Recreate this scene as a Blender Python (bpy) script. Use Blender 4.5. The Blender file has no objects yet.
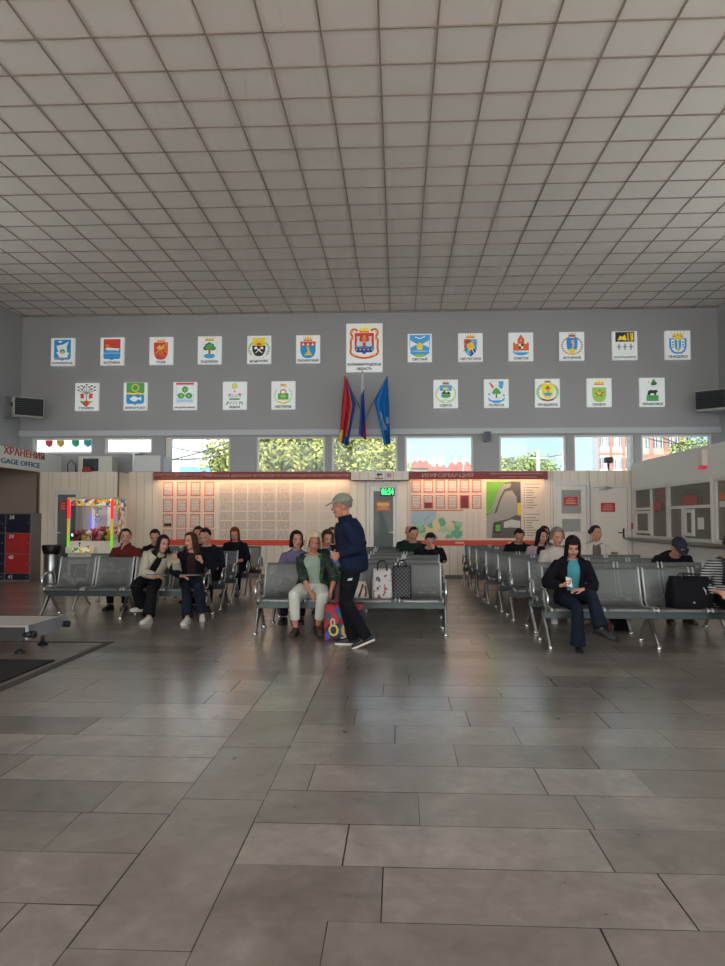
SKY_BACK, SUN_E, EXPO = 3.5, 16.0, 0.36; LED_E, SIGN_E = 15.0, 0.18
import bpy, bmesh, math, random
from math import sin, cos, pi, radians, sqrt, atan2
from mathutils import Vector, Matrix, Euler
random.seed(11)
SC = bpy.context.scene
COL = SC.collection
V = Vector

# ------------------------------------------------------------------ camera
F_PX = 733.0
PITCH, YAW, CAM_Z = radians(2.81), radians(2.77), 1.42
cam_d = bpy.data.cameras.new('camera'); cam = bpy.data.objects.new('camera', cam_d); COL.objects.link(cam)
cam.location = (0, 0, CAM_Z); cam.rotation_euler = (pi/2 + PITCH, 0, YAW)
cam_d.sensor_fit = 'VERTICAL'; cam_d.sensor_height = 36.0; cam_d.lens = 36.0*F_PX/966.0
cam_d.clip_end = 500; cam_d.clip_start = 0.05
SC.camera = cam
CR = Euler((pi/2 + PITCH, 0, YAW)).to_matrix()
def ray(px, py): return CR @ V((px-362.5, 483.0-py, -F_PX))
def at(px, py, Y):
    d = ray(px, py); return V((0, 0, CAM_Z)) + d*(Y/d.y)
def atz(px, py, z=0.0):
    d = ray(px, py); return V((0, 0, CAM_Z)) + d*((z-CAM_Z)/d.z)

# ------------------------------------------------------------------ materials
def lin(c):
    return tuple(((v/255)/12.92 if v/255 <= .04045 else ((v/255+.055)/1.055)**2.4) for v in c)
MATS = {}
def mat(name, rgb=(200, 200, 200), rough=.6, metal=0.0, emit=0.0, bump=0.0, bscale=40.0, var=0.0, vscale=6.0, spec=.5, emit_rgb=None, coat=0.0, trans=0.0):
    if name in MATS: return MATS[name]
    m = bpy.data.materials.new(name); m.use_nodes = True
    nt = m.node_tree; b = nt.nodes['Principled BSDF']
    c = lin(rgb)
    b.inputs['Base Color'].default_value = (*c, 1); b.inputs['Roughness'].default_value = rough
    b.inputs['Metallic'].default_value = metal; b.inputs['Specular IOR Level'].default_value = spec
    b.inputs['Coat Weight'].default_value = coat
    b.inputs['Transmission Weight'].default_value = trans
    if emit > 0:
        b.inputs['Emission Color'].default_value = (*lin(emit_rgb or rgb), 1); b.inputs['Emission Strength'].default_value = emit
    if bump > 0 or var > 0:
        tc = nt.nodes.new('ShaderNodeTexCoord')
    if bump > 0:
        n = nt.nodes.new('ShaderNodeTexNoise'); n.inputs['Scale'].default_value = bscale; n.inputs['Detail'].default_value = 4
        nt.links.new(tc.outputs['Object'], n.inputs['Vector'])
        bp = nt.nodes.new('ShaderNodeBump'); bp.inputs['Strength'].default_value = bump; bp.inputs['Distance'].default_value = .02
        nt.links.new(n.outputs['Fac'], bp.inputs['Height']); nt.links.new(bp.outputs['Normal'], b.inputs['Normal'])
    if var > 0:
        n2 = nt.nodes.new('ShaderNodeTexNoise'); n2.inputs['Scale'].default_value = vscale; n2.inputs['Detail'].default_value = 5
        nt.links.new(tc.outputs['Object'], n2.inputs['Vector'])
        mx = nt.nodes.new('ShaderNodeMix'); mx.data_type = 'RGBA'
        mx.inputs[6].default_value = (*[v*(1-var) for v in c], 1); mx.inputs[7].default_value = (*[min(1, v*(1+var)) for v in c], 1)
        nt.links.new(n2.outputs['Fac'], mx.inputs[0]); nt.links.new(mx.outputs[2], b.inputs['Base Color'])
    MATS[name] = m; return m
def nodes(m): return m.node_tree, m.node_tree.nodes['Principled BSDF']
def new(nt, t, **kw):
    n = nt.nodes.new(t)
    for k, v in kw.items(): setattr(n, k, v)
    return n
def math_n(nt, op, a, b=None, c=None):
    n = nt.nodes.new('ShaderNodeMath'); n.operation = op
    for i, x in enumerate((a, b, c)):
        if x is None: continue
        if isinstance(x, (int, float)): n.inputs[i].default_value = x
        else: nt.links.new(x, n.inputs[i])
    return n.outputs[0]
def glass_mat(name, tint=(240, 245, 245), gloss=.08, opac=0.0, veil=(150, 150, 150)):  # opac mixes a flat diffuse veil over the clear glass
    if name in MATS: return MATS[name]
    m = bpy.data.materials.new(name); m.use_nodes = True; nt = m.node_tree
    for n in list(nt.nodes):
        if n.type != 'OUTPUT_MATERIAL': nt.nodes.remove(n)
    out = [n for n in nt.nodes if n.type == 'OUTPUT_MATERIAL'][0]
    t = new(nt, 'ShaderNodeBsdfTransparent'); t.inputs[0].default_value = (*lin(tint), 1)
    g = new(nt, 'ShaderNodeBsdfGlossy'); g.inputs['Roughness'].default_value = .03
    mx = new(nt, 'ShaderNodeMixShader'); mx.inputs[0].default_value = gloss
    nt.links.new(t.outputs[0], mx.inputs[1]); nt.links.new(g.outputs[0], mx.inputs[2])
    last = mx
    if opac > 0:
        d = new(nt, 'ShaderNodeBsdfDiffuse'); d.inputs[0].default_value = (*lin(veil), 1)
        m2 = new(nt, 'ShaderNodeMixShader'); m2.inputs[0].default_value = opac
        nt.links.new(mx.outputs[0], m2.inputs[1]); nt.links.new(d.outputs[0], m2.inputs[2]); last = m2
    nt.links.new(last.outputs[0], out.inputs['Surface'])
    MATS[name] = m; return m

# ------------------------------------------------------------------ mesh builder
class MB:
    def __init__(s): s.v = []; s.f = []; s.m = []; s.sm = []
    def add(s, vs, fs, mi=0, smooth=False):
        o = len(s.v); s.v += [tuple(p) for p in vs]
        for f in fs: s.f.append(tuple(i+o for i in f)); s.m.append(mi); s.sm.append(smooth)
        return s
    def box(s, x0, x1, y0, y1, z0, z1, mi=0):
        vs = [(x0,y0,z0),(x1,y0,z0),(x1,y1,z0),(x0,y1,z0),(x0,y0,z1),(x1,y0,z1),(x1,y1,z1),(x0,y1,z1)]
        return s.add(vs, [(0,3,2,1),(4,5,6,7),(0,1,5,4),(1,2,6,5),(2,3,7,6),(3,0,4,7)], mi)
    def bbox(s, x0, x1, y0, y1, z0, z1, b=.01, mi=0):
        bm = bmesh.new(); bmesh.ops.create_cube(bm, size=1)
        for v in bm.verts: v.co = ((x0+x1)/2+v.co.x*(x1-x0), (y0+y1)/2+v.co.y*(y1-y0), (z0+z1)/2+v.co.z*(z1-z0))
        bmesh.ops.bevel(bm, geom=bm.edges[:], offset=b, segments=2, profile=.6, affect='EDGES')
        return s.bm(bm, mi)
    def bm(s, bm, mi=0, smooth=False):
        bm.verts.index_update()
        s.add([v.co.copy() for v in bm.verts], [[v.index for v in f.verts] for f in bm.faces], mi, smooth); bm.free(); return s
    def quad(s, a, b, c, d, mi=0): return s.add([a, b, c, d], [(0,1,2,3)], mi)
    def poly(s, pts, mi=0): return s.add(pts, [tuple(range(len(pts)))], mi)
    def rings(s, rings, mi=0, cap=True, smooth=True, closed=True):
        n = len(rings[0]); vs = [p for r in rings for p in r]; fs = []
        for i in range(len(rings)-1):
            for j in range(n if closed else n-1):
                k = (j+1) % n
                fs.append((i*n+j, i*n+k, (i+1)*n+k, (i+1)*n+j))
        if cap and closed:
            fs.append(tuple(range(n-1, -1, -1))); fs.append(tuple(range((len(rings)-1)*n, len(rings)*n)))
        return s.add(vs, fs, mi, smooth)
    def tube(s, pts, r, n=10, mi=0, round_end=False, flat=1.0):
        pts = [V(p) for p in pts]
        rs = list(r) if isinstance(r, (list, tuple)) else [r]*len(pts)
        if round_end:
            d0 = (pts[0]-pts[1]).normalized(); d1 = (pts[-1]-pts[-2]).normalized()
            P = [pts[0]+d0*rs[0]*.95, pts[0]+d0*rs[0]*.6] + pts + [pts[-1]+d1*rs[-1]*.6, pts[-1]+d1*rs[-1]*.95]
            rs = [rs[0]*.25, rs[0]*.8] + rs + [rs[-1]*.8, rs[-1]*.25]; pts = P
        R = []; t0 = None; up = None
        for i, p in enumerate(pts):
            t = (pts[min(i+1, len(pts)-1)] - pts[max(i-1, 0)]).normalized()
            if up is None:
                a = V((0,0,1)) if abs(t.z) < .9 else V((1,0,0))
                up = (a - t*a.dot(t)).normalized()
            else:
                up = (t0.rotation_difference(t)) @ up; up = (up - t*up.dot(t)).normalized()
            t0 = t; w = t.cross(up)
            R.append([p + (up*cos(2*pi*k/n)*flat + w*sin(2*pi*k/n))*rs[i] for k in range(n)])
        return s.rings(R, mi)
    def cyl(s, a, b, r, n=16, mi=0, r2=None):
        return s.tube([a, b], [r, r if r2 is None else r2], n, mi)
    def lathe(s, prof, c=(0,0,0), n=20, mi=0):
        return s.rings([[V((c[0]+r*cos(2*pi*k/n), c[1]+r*sin(2*pi*k/n), c[2]+z)) for k in range(n)] for r, z in prof], mi)
    def ell(s, c, r, M=None, nu=14, nv=9, mi=0):
        R = []
        for i in range(nv+1):
            a = -pi/2 + pi*i/nv; a = max(-pi/2+.08, min(pi/2-.08, a)); ring = []
            for k in range(nu):
                p = V((r[0]*cos(a)*cos(2*pi*k/nu), r[1]*cos(a)*sin(2*pi*k/nu), r[2]*sin(a)))
                ring.append((M @ p if M else p) + V(c))
            R.append(ring)
        return s.rings(R, mi)
    def mesh(s, name, mats):
        me = bpy.data.meshes.new(name); me.from_pydata(s.v, [], s.f)
        for m in (mats if isinstance(mats, (list, tuple)) else [mats]): me.materials.append(m)
        me.polygons.foreach_set('material_index', s.m); me.polygons.foreach_set('use_smooth', s.sm); me.update(); return me
    def build(s, name, mats, parent=None, loc=None, rz=None):
        o = bpy.data.objects.new(name, s.mesh(name, mats)); COL.objects.link(o)
        if parent: o.parent = parent
        if loc is not None: o.location = loc
        if rz is not None: o.rotation_euler = (0, 0, rz)
        return o
def link(name, me, parent=None, loc=None):
    o = bpy.data.objects.new(name, me); COL.objects.link(o)
    if parent: o.parent = parent
    if loc is not None: o.location = loc
    return o
def tag(o, label=None, cat=None, group=None, kind=None):
    if label: o['label'] = label
    if cat: o['category'] = cat
    if group: o['group'] = group
    if kind: o['kind'] = kind
    return o
def thing(name, label, cat, loc=(0,0,0), rz=0.0, group=None):
    o = bpy.data.objects.new(name, None); COL.objects.link(o); o.location = loc; o.rotation_euler = (0,0,rz)
    o.empty_display_size = .1
    return tag(o, label, cat, group)
def struct(name, mb, mats, parent=None):
    o = mb.build(name, mats, parent)
    if not parent: o['kind'] = 'structure'
    return o
def copy_tree(o, parent=None):
    c = o.copy(); COL.objects.link(c)
    if parent: c.parent = parent
    for ch in list(o.children): copy_tree(ch, c)
    return c
TXT = {}
def text_mesh(body, size, align='CENTER', off=0.0, sx=1.0, res=2):
    key = (body, size, align, off, sx)
    if key in TXT: return TXT[key]
    c = bpy.data.curves.new('t', 'FONT'); c.body = body; c.size = size; c.align_x = align; c.align_y = 'CENTER'; c.offset = off
    c.resolution_u = res
    o = bpy.data.objects.new('t', c); COL.objects.link(o)
    bpy.context.view_layer.update()
    me = bpy.data.meshes.new_from_object(o.evaluated_get(bpy.context.evaluated_depsgraph_get()))
    bpy.data.objects.remove(o); bpy.data.curves.remove(c)
    for v in me.vertices: v.co = (v.co.x*sx, 0, v.co.y)
    me.update(); TXT[key] = me; return me
def add_text(mb, body, size, pos, mi=0, align='CENTER', off=0.0, sx=1.0, rz=0.0):
    me = text_mesh(body, size, align, off, sx)
    R = Matrix.Rotation(rz, 3, 'Z')
    mb.add([R @ v.co + V(pos) for v in me.vertices], [tuple(p.vertices) for p in me.polygons], mi)
def wall_holes(mb, a0, a1, z0, z1, holes, p0, p1, axis='x', mi=0):
    """boxes that fill a wall around rectangular holes (a0,a1,z0,z1)"""
    xs = sorted({a0, a1, *[h[0] for h in holes], *[h[1] for h in holes]}); zs = sorted({z0, z1, *[h[2] for h in holes], *[h[3] for h in holes]})
    xs = [x for x in xs if a0 <= x <= a1]; zs = [z for z in zs if z0 <= z <= z1]
    for i in range(len(xs)-1):
        run = None
        for j in range(len(zs)-1):
            cx, cz = (xs[i]+xs[i+1])/2, (zs[j]+zs[j+1])/2
            hole = any(h[0] < cx < h[1] and h[2] < cz < h[3] for h in holes)
            if not hole:
                if run is None: run = [zs[j], zs[j+1]]
                else: run[1] = zs[j+1]
            if (hole or j == len(zs)-2) and run:
                if axis == 'x': mb.box(xs[i], xs[i+1], p0, p1, run[0], run[1], mi)
                else: mb.box(p0, p1, xs[i], xs[i+1], run[0], run[1], mi)
                run = None
# ================================================================== the hall
YW, YP = 18.0, 17.6            # rear wall, cladded partition in front of it
CEIL = CAM_Z + 5.135
XL, XR, YF = at(22, 340, YW).x, at(718, 340, YW).x, -7.0
X_FASC, X_TICK = at(54, 473, YP).x, at(632, 519, YP).x
print('DIM', XL, XR, X_FASC, X_TICK)
M_wall = mat('wall_paint', (164, 164, 166), .75, var=.03, vscale=.7)
M_white = mat('white_frame_plastic', (220, 216, 210), .35)
M_beige = mat('beige_cladding', (228, 217, 200), .45)
M_groove = mat('cladding_groove', (120, 114, 106), .7)
M_pale = mat('pale_panel', (206, 207, 206), .5)
M_black = mat('black_plastic', (20, 20, 22), .45)
M_dark = mat('dark_void', (52, 47, 45), .8)
M_chrome = mat('chrome', (205, 205, 205), .14, 1.0)
M_steel = mat('brushed_steel', (165, 168, 170), .32, .9)
M_red = mat('sign_red', (196, 48, 44), .5)
M_winglass = glass_mat('window_glass', (240, 245, 246), .02, .01, (200, 205, 210))

# ---- floor of stone slabs
def floor_mat():
    m = mat('marble_slab', (172, 163, 156), .3); nt, b = nodes(m)
    at_ = new(nt, 'ShaderNodeAttribute'); at_.attribute_name = 'tone'
    tc = new(nt, 'ShaderNodeTexCoord')
    n1 = new(nt, 'ShaderNodeTexNoise'); n1.inputs['Scale'].default_value = 1.3; n1.inputs['Detail'].default_value = 8; n1.inputs['Roughness'].default_value = .65; n1.inputs['Distortion'].default_value = 1.2
    n2 = new(nt, 'ShaderNodeTexNoise'); n2.inputs['Scale'].default_value = 9; n2.inputs['Detail'].default_value = 6; n2.inputs['Distortion'].default_value = .8
    nt.links.new(tc.outputs['Object'], n1.inputs['Vector']); nt.links.new(tc.outputs['Object'], n2.inputs['Vector'])
    s = math_n(nt, 'ADD', math_n(nt, 'MULTIPLY', n1.outputs['Fac'], .75), math_n(nt, 'MULTIPLY', n2.outputs['Fac'], .4))
    s = math_n(nt, 'ADD', s, math_n(nt, 'MULTIPLY', at_.outputs['Fac'], .5))
    r = new(nt, 'ShaderNodeValToRGB'); nt.links.new(s, r.inputs[0])
    e = r.color_ramp.elements
    e[0].position = .42; e[0].color = (*lin((106, 97, 91)), 1); e[1].position = 1.1; e[1].color = (*lin((176, 165, 158)), 1)
    k = e.new(.75); k.color = (*lin((143, 133, 126)), 1)
    # fine brown scuffs
    v = new(nt, 'ShaderNodeTexNoise'); v.inputs['Scale'].default_value = 3.0; v.inputs['Detail'].default_value = 12; v.inputs['Roughness'].default_value = .8; v.inputs['Distortion'].default_value = 2.5
    nt.links.new(tc.outputs['Object'], v.inputs['Vector'])
    thin = math_n(nt, 'LESS_THAN', math_n(nt, 'ABSOLUTE', math_n(nt, 'SUBTRACT', v.outputs['Fac'], .5)), .006)
    mx = new(nt, 'ShaderNodeMix', data_type='RGBA'); nt.links.new(math_n(nt, 'MULTIPLY', thin, .25), mx.inputs[0])
    nt.links.new(r.outputs[0], mx.inputs[6]); mx.inputs[7].default_value = (*lin((104, 93, 86)), 1)
    nt.links.new(mx.outputs[2], b.inputs['Base Color'])
    nt.links.new(math_n(nt, 'ADD', math_n(nt, 'MULTIPLY', n2.outputs['Fac'], .2), .22), b.inputs['Roughness'])
    b.inputs['Coat Weight'].default_value = .85; b.inputs['Coat Roughness'].default_value = .2; b.inputs['Coat IOR'].default_value = 1.6
    return m
M_slab = floor_mat(); M_grout = mat('floor_joint', (52, 46, 42), .85)
def slab_floor():
    mb = MB(); tones = []
    mb.box(-13, XR+1.6, YF, YW, -.2, -.004, 1); tones += [0]*6
    def slab(x0, x1, y0, y1):
        g = random.choice((.0015, .0015, .002, .003, .004)); h = random.choice((.0012, .002, .003))
        j = lambda: random.uniform(-.0015, .0015)
        mb.quad((x0+g+j(), y0+h+j(), 0), (x1-g+j(), y0+h+j(), 0), (x1-g+j(), y1-h+j(), 0), (x0+g+j(), y1-h+j(), 0), 0)
        tones.append(random.gauss(.25, .16))
    def courses(x0, x1, y_first, pitch, phase):
        y = YF
        n = int((y_first-YF)/pitch)+1; y = y_first-n*pitch
        while y < YW:
            x = x0
            a = x0 - random.uniform(0, 1.1)
            while a < x1:
                L = random.choice((.55, .8, .95, 1.1, 1.25, 1.25)); b = a+L
                if x1-b < .18: b = x1
                s0, s1 = max(a, x0), min(b, x1)
                if s1-s0 > .02: slab(s0, s1, max(y, YF), min(y+pitch, YW))
                a = b
            y += pitch
    XA, XB = -1.10, -.68
    courses(-13, XA, 2.72, .418, 0); courses(XB, XR+1.6, 2.655, .412, 0)
    y = YF
    while y < YW:
        L = random.choice((.85, 1.1, 1.3, .4)); slab(XA, XB, y, min(y+L, YW)); y += L
    o = mb.build('floor', [M_slab, M_grout]); o['kind'] = 'structure'
    a = o.data.attributes.new('tone', 'FLOAT', 'FACE')
    a.data.foreach_set('value', tones)
slab_floor()

# ---- ceiling tiles on a visible grid
M_tile = mat('ceiling_tile', (228, 221, 217), .9, bump=.12, bscale=90, var=.04, vscale=1.1)
M_tbar = mat('ceiling_grid_bar', (150, 135, 127), .6)
mb = MB(); T = .6137
x_ref = at(390, 310, YW).x; y_ref = YW
mb.box(-13, XR+1.6, YF, YW+.3, CEIL+.012, CEIL+.3, 0)
nx0 = int((-9.3-x_ref)/T)-1
# one gently varied panel per tile (surface pattern of the ceiling)
struct('ceiling', mb, M_tile)
mb = MB()
k = nx0
while x_ref+k*T < XR:
    x = x_ref+k*T
    if x > XL: mb.box(x-.009, x+.009, YF, YW, CEIL, CEIL+.0119)
    k += 1
y = YW-.12
while y > YF:
    mb.box(XL, XR, y-.009, y+.009, CEIL-.001, CEIL+.0117); y -= T
struct('trim_4', mb, M_tbar)

# ---- walls
ZT = 3.465                                    # window heads
ZS, ZS2 = 2.50, at(130, 453.5, YW).z
def wx(px): return at(px, 452, YW).x
WIN = [(31, 92), (103.5, 152), (165, 230), (256, 325), (331.5, 397.7), (404.7, 473.5), (499.3, 566.8), (573.8, 634.5), (641.5, 713)]
holes = [(wx(a), wx(b), ZS2 if i < 2 else ZS, ZT) for i, (a, b) in enumerate(WIN)]
mb = MB(); wall_holes(mb, XL-.2, XR+.2, 0, CEIL, holes, YW, YW+.3)
struct('wall_back', mb, M_wall)
mb = MB(); mb.box(XL, XR, YW-.06, YW-.001, ZT+.035, ZT+.17); struct('trim_1', mb, mat('trim_paint', (190, 193, 198), .5))
for i, (a, b, z0, z1) in enumerate(holes):
    f = MB(); fy0, fy1 = YW+.06, YW+.14; w = .05
    for q in ((a, a+w, z0, z1), (b-w, b, z0, z1), (a+w, b-w, z0, z0+w), (a+w, b-w, z1-w, z1)):
        f.box(q[0], q[1], fy0, fy1, q[2], q[3])
    if i == 2: f.box(a+w, a+w+.10, fy0-.01, fy1, z0, z1)
    o = struct('window_%d' % (i+1), f, M_white)
    p = MB(); p.box(a+w, b-w, YW+.095, YW+.105, z0+w, z1-w); p.build('pane', M_winglass, o)
# side walls with clerestory strips; the tall upper panes are unseen, added for more daylight
mb = MB(); wall_holes(mb, YF, YW, 2.99, CEIL, [(-6, 17.08, 3.0, ZT), (-6, 13.5, ZT, 6.0)], XL-.25, XL, 'y'); struct('wall_left', mb, M_wall)
mb = MB(); wall_holes(mb, YF, YW, 0, CEIL, [(-6, 17.3, 2.8, ZT), (-6, 13.5, ZT, 6.0)], XR, XR+.25, 'y'); struct('wall_right', mb, M_wall)
for n, X, z0, y1 in ((10, XL-.15, 3.0, 17.08), (11, XR+.1, 2.8, 17.3)):
    f = MB(); y = -6.0
    f.box(X, X+.06, -6, y1, z0, z0+.05); f.box(X, X+.06, -6, y1, ZT-.05, ZT)
    while y < y1+.01: f.box(X, X+.06, max(-6, y-.04), min(y1, y+.04), z0+.05, ZT-.05); y += 2.3
    f.box(X, X+.06, y1-.06, y1, z0+.05, ZT-.05)
    for yy in (-6, -1.2, 3.7, 8.6, 13.44): f.box(X, X+.06, yy, yy+.06, ZT, 6.0)
    f.box(X, X+.06, -5.94, 13.44, 5.94, 6.0)
    o = struct('window_%d' % n, f, M_white)
    p = MB(); p.box(X+.025, X+.032, -6, y1, z0+.05, ZT-.05); p.box(X+.025, X+.032, -5.94, 13.44, ZT, 5.94); p.build('pane', M_winglass, o)
# glazed front behind the camera
mb = MB(); wall_holes(mb, -13, XR+1.6, 0, CEIL, [(-9.0, 7.6, .25, 6.1)], YF-.3, YF); struct('wall_front', mb, M_wall)
f = MB()
for i in range(9): x = -9+i*16.6/8; f.box(x-.04, x+.04, YF-.2, YF-.1, .25, 6.1)
for z in (.28, 2.6, 6.07): f.box(-9, 7.6, YF-.2, YF-.1, z-.04, z+.04)
struct('window_12', f, M_white)
# luggage office: fascia, roof slab, alcove
mb = MB(); mb.box(X_FASC-.12, X_FASC, YF, YW, 2.53, 2.985); mb.box(-13, X_FASC-.12, YF, YW, 2.9, 2.985)
struct('wall_fascia', mb, mat('fascia_white', (232, 231, 225), .5))
M_alc = mat('alcove_paint', (150, 132, 122), .8)
mb = MB(); mb.box(-13, X_FASC-.13, 17.0, 17.1, 0, 2.9); mb.box(-13.1, -13, YF, 17.1, 0, 2.9); struct('wall_alcove', mb, M_alc)
# ticket office box
M_tick = mat('ticket_panel', (236, 232, 225), .5)
Y_T0 = 6.0
tick_holes = []
def ty(px): # Y on ticket wall for a pixel column
    d = ray(px, 519); return d.y*(X_TICK/d.x)
def tz(px, py):
    d = ray(px, py); return CAM_Z + d.z*(X_TICK/d.x)
UN = [ty(634.5), ty(668.5), ty(714)]
W0, W1 = 1.0, 2.13
tick_holes = [(ty(713.5), ty(634.5), W0, W1), (10.2, ty(716.5), W0, W1)]
mb = MB(); wall_holes(mb, Y_T0, YP, 0, 2.73, tick_holes, X_TICK, X_TICK+.1, 'y'); mb.box(X_TICK+.1, XR+1.5, Y_T0, YW, 2.64, 2.72)
struct('wall_ticket_office', mb, M_tick)
mb = MB(); mb.box(8.6, 8.7, Y_T0, YW, 0, 2.64); mb.box(X_TICK+.1, 8.6, Y_T0, Y_T0+.1, 0, 2.64); struct('wall_ticket_inner', mb, mat('office_wall', (176, 168, 158), .8))

# ---- cladded partition
def clad(mb, x0, x1, z0, z1, y0, y1, pitch=.2):
    x = x0
    mb.box(x0, x1, y0+.012, y1, z0, z1, 1)
    while x < x1-.01:
        b = min(x+pitch, x1); mb.box(x, b-.008, y0, y0+.012, z0, z1, 0); x = b
def pxX(px, Y=YP): return at(px, 519, Y).x
Z_P = at(300, 471.5, YP).z
DOORS = {'2': (pxX(366.5), pxX(399), 2.29), '3': (pxX(553.5), pxX(589.5), 2.29), '4': (pxX(590.5), pxX(630.5), 2.24)}
XA1 = at(117, 519, 16.9).x
mb = MB(); x = XA1
for k in ('2', '3', '4'):
    a, b, zt = DOORS[k]
    clad(mb, x, a, 0, Z_P, YP, YP+.12); clad(mb, a, b, zt, Z_P, YP, YP+.12); x = b
clad(mb, x, X_TICK, 0, Z_P, YP, YP+.12)
mb.box(XA1, X_TICK, YP+.1, YW-.01, Z_P-.05, Z_P, 0)
struct('wall_partition', mb, [M_beige, M_groove])
# nearer section beside the alcove
ZA = at(80, 472, 16.9).z
dA = (at(52, 519, 16.9).x, at(80, 519, 16.9).x, at(66, 489, 16.9).z)
mb = MB()
clad(mb, X_FASC+.005, dA[0], 0, ZA, 16.9, 17.0); clad(mb, dA[0], dA[1], dA[2], ZA, 16.9, 17.0); clad(mb, dA[1], XA1, 0, ZA, 16.9, 17.0)
mb.box(XA1-.08, XA1-.001, 17.0, YP, 0, ZA, 0); mb.box(X_FASC+.005, XA1-.08, 17.0, YW-.01, ZA-.06, ZA, 0)
struct('wall_side_office', mb, [M_beige, M_groove])
# doors
M_doorglass = glass_mat('door_glass', (120, 128, 126), .06, .85, (118, 126, 124))
M_paleglass = glass_mat('pale_door_glass', (180, 186, 186), .06, .85, (176, 178, 174))
M_door = mat('door_white', (230, 224, 214), .45)
def door(n, x0, x1, zt, Y, panes, handle_x, dark=False, gm=None):
    f = MB(); w = .07
    f.box(x0, x0+w, Y-.03, Y+.08, 0, zt); f.box(x1-w, x1, Y-.03, Y+.08, 0, zt); f.box(x0+w, x1-w, Y-.03, Y+.08, zt-w, zt)
    o = struct('door_%s' % n, f, M_white)
    l = MB(); wall_holes(l, x0+w+.006, x1-w-.006, .01, zt-w-.006, panes, Y-.012, Y+.04); l.build('leaf', M_door, o)
    for p in panes:
        g = MB(); g.box(p[0], p[1], Y+.005, Y+.015, p[2], p[3]); g.build('pane', gm or M_doorglass, o)
    h = MB(); hm = M_black if dark else M_white
    h.bbox(handle_x-.022, handle_x+.022, Y-.03, Y-.012, .98, 1.2, .006)
    sgn = 1 if handle_x < (x0+x1)/2 else -1
    h.tube([(handle_x, Y-.02, 1.1), (handle_x, Y-.07, 1.1), (handle_x+sgn*.02, Y-.075, 1.1), (handle_x+sgn*.14, Y-.075, 1.1)], .012, 8)
    h.build('door_handle', hm, o)
    return o
x0, x1, zt = DOORS['2']
door_c = door('2', x0, x1, zt, YP, [(x0+.17, x1-.14, .25, zt-.2)], x1-.1)
x0, x1, zt = DOORS['3']
door_w = door('3', x0, x1, zt, YP, [(x0+.19, x1-.19, 1.55, zt-.18), (x0+.2, x1-.21, 1.12, 1.42)], x1-.1, gm=M_paleglass)
x0, x1, zt = DOORS['4']
door_s = door('4', x0, x1, zt, YP, [], x1-.17, True)
c = MB(); c.bbox(x0+.2, x0+.42, YP-.07, YP-.014, zt-.14, zt-.09, .006); c.tube([(x0+.3, YP-.08, zt-.1), (x0+.48, YP-.12, zt-.1), (x0+.36, YP-.035, zt-.05)], .009, 6); c.build('door_closer', M_steel, door_s)
door('1', dA[0], dA[1], dA[2], 16.9, [(dA[0]+.13, dA[1]-.1, .15, dA[2]-.13)], dA[0]+.1)
# behind the doors: a dark corridor wall
mb = MB(); mb.box(-8.1, X_TICK, YW-.012, YW-.002, 0, 2.4); struct('wall_corridor', mb, mat('corridor_paint', (110, 112, 110), .8))
# baseboard
mb = MB()
xs = [XA1+.01, DOORS['2'][0], DOORS['2'][1], DOORS['3'][0]]
mb.box(xs[0], xs[1], YP-.015, YP, 0, .09); mb.box(xs[2], xs[3], YP-.015, YP, 0, .09)
struct('baseboard_back', mb, M_groove)

# ---- ticket windows
M_blind = mat('blind_slat', (150, 142, 130), .6)
M_boothglass = glass_mat('booth_glass', (215, 216, 212), .10, .24, (158, 153, 145))  # grey veil in the glass lightens the dim booth interior
def ticket_window(n, y0, y1, splits, small, label_paper=None):
    f = MB(); X0, X1 = X_TICK-.03, X_TICK+.06; w = .055
    f.box(X0, X1, y0, y0+w, W0, W1); f.box(X0, X1, y1-w, y1, W0, W1); f.box(X0, X1, y0+w, y1-w, W0, W0+w); f.box(X0, X1, y0+w, y1-w, W1-w, W1)
    for a in splits: f.box(X0, X1, a-w/2, a+w/2, W0+w, W1-w)
    zt = W0+.62
    for a in small.get('low', []): f.box(X0, X1, a-w/2, a+w/2, W0+w, W0+.62)
    for a, b in small['trans']: f.box(X0, X1, a, b, zt, zt+w)
    o = struct('window_%d' % n, f, M_white)
    p = MB(); p.box(X_TICK+.01, X_TICK+.018, y0+w, y1-w, W0+w, W1-w); p.build('pane', M_boothglass, o)
    for a, b in small['hatch']:
        h = MB(); z0, z1 = W0+.1, zt-.02; q = .06
        h.box(X0-.02, X0+.03, a, a+q, z0, z1); h.box(X0-.02, X0+.03, b-q, b, z0, z1); h.box(X0-.02, X0+.03, a+q, b-q, z0, z0+q); h.box(X0-.02, X0+.03, a+q, b-q, z1-q, z1)
        h.build('hatch', M_white, o)
    return o
yA, yB, yC, yD = ty(635), ty(669), ty(713.5), ty(716.5)
ticket_window(13, yB+.02, yA, [ty(652)], {'trans': [(ty(652), yA-.05)], 'hatch': [(ty(651), ty(636.5))]})
ticket_window(14, yC, yB-.02, [], {'low': [ty(683.5)], 'trans': [(yC+.05, yB-.07)], 'hatch': [(ty(695), ty(685.5))]})
ticket_window(15, 10.2, yD, [11.5], {'trans': [], 'hatch': [(10.6, 11.1)]})
mb = MB(); mb.box(X_TICK-.22, X_TICK-.001, 9.5, YP-.05, .955, .985); mb.box(X_TICK-.1, X_TICK-.001, 9.5, YP-.05, .915, .955)
tag(mb.build('counter_shelf', mat('counter_metal', (128, 124, 120), .35, .4)), 'long narrow grey counter shelf under the ticket windows', 'shelf')

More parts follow.
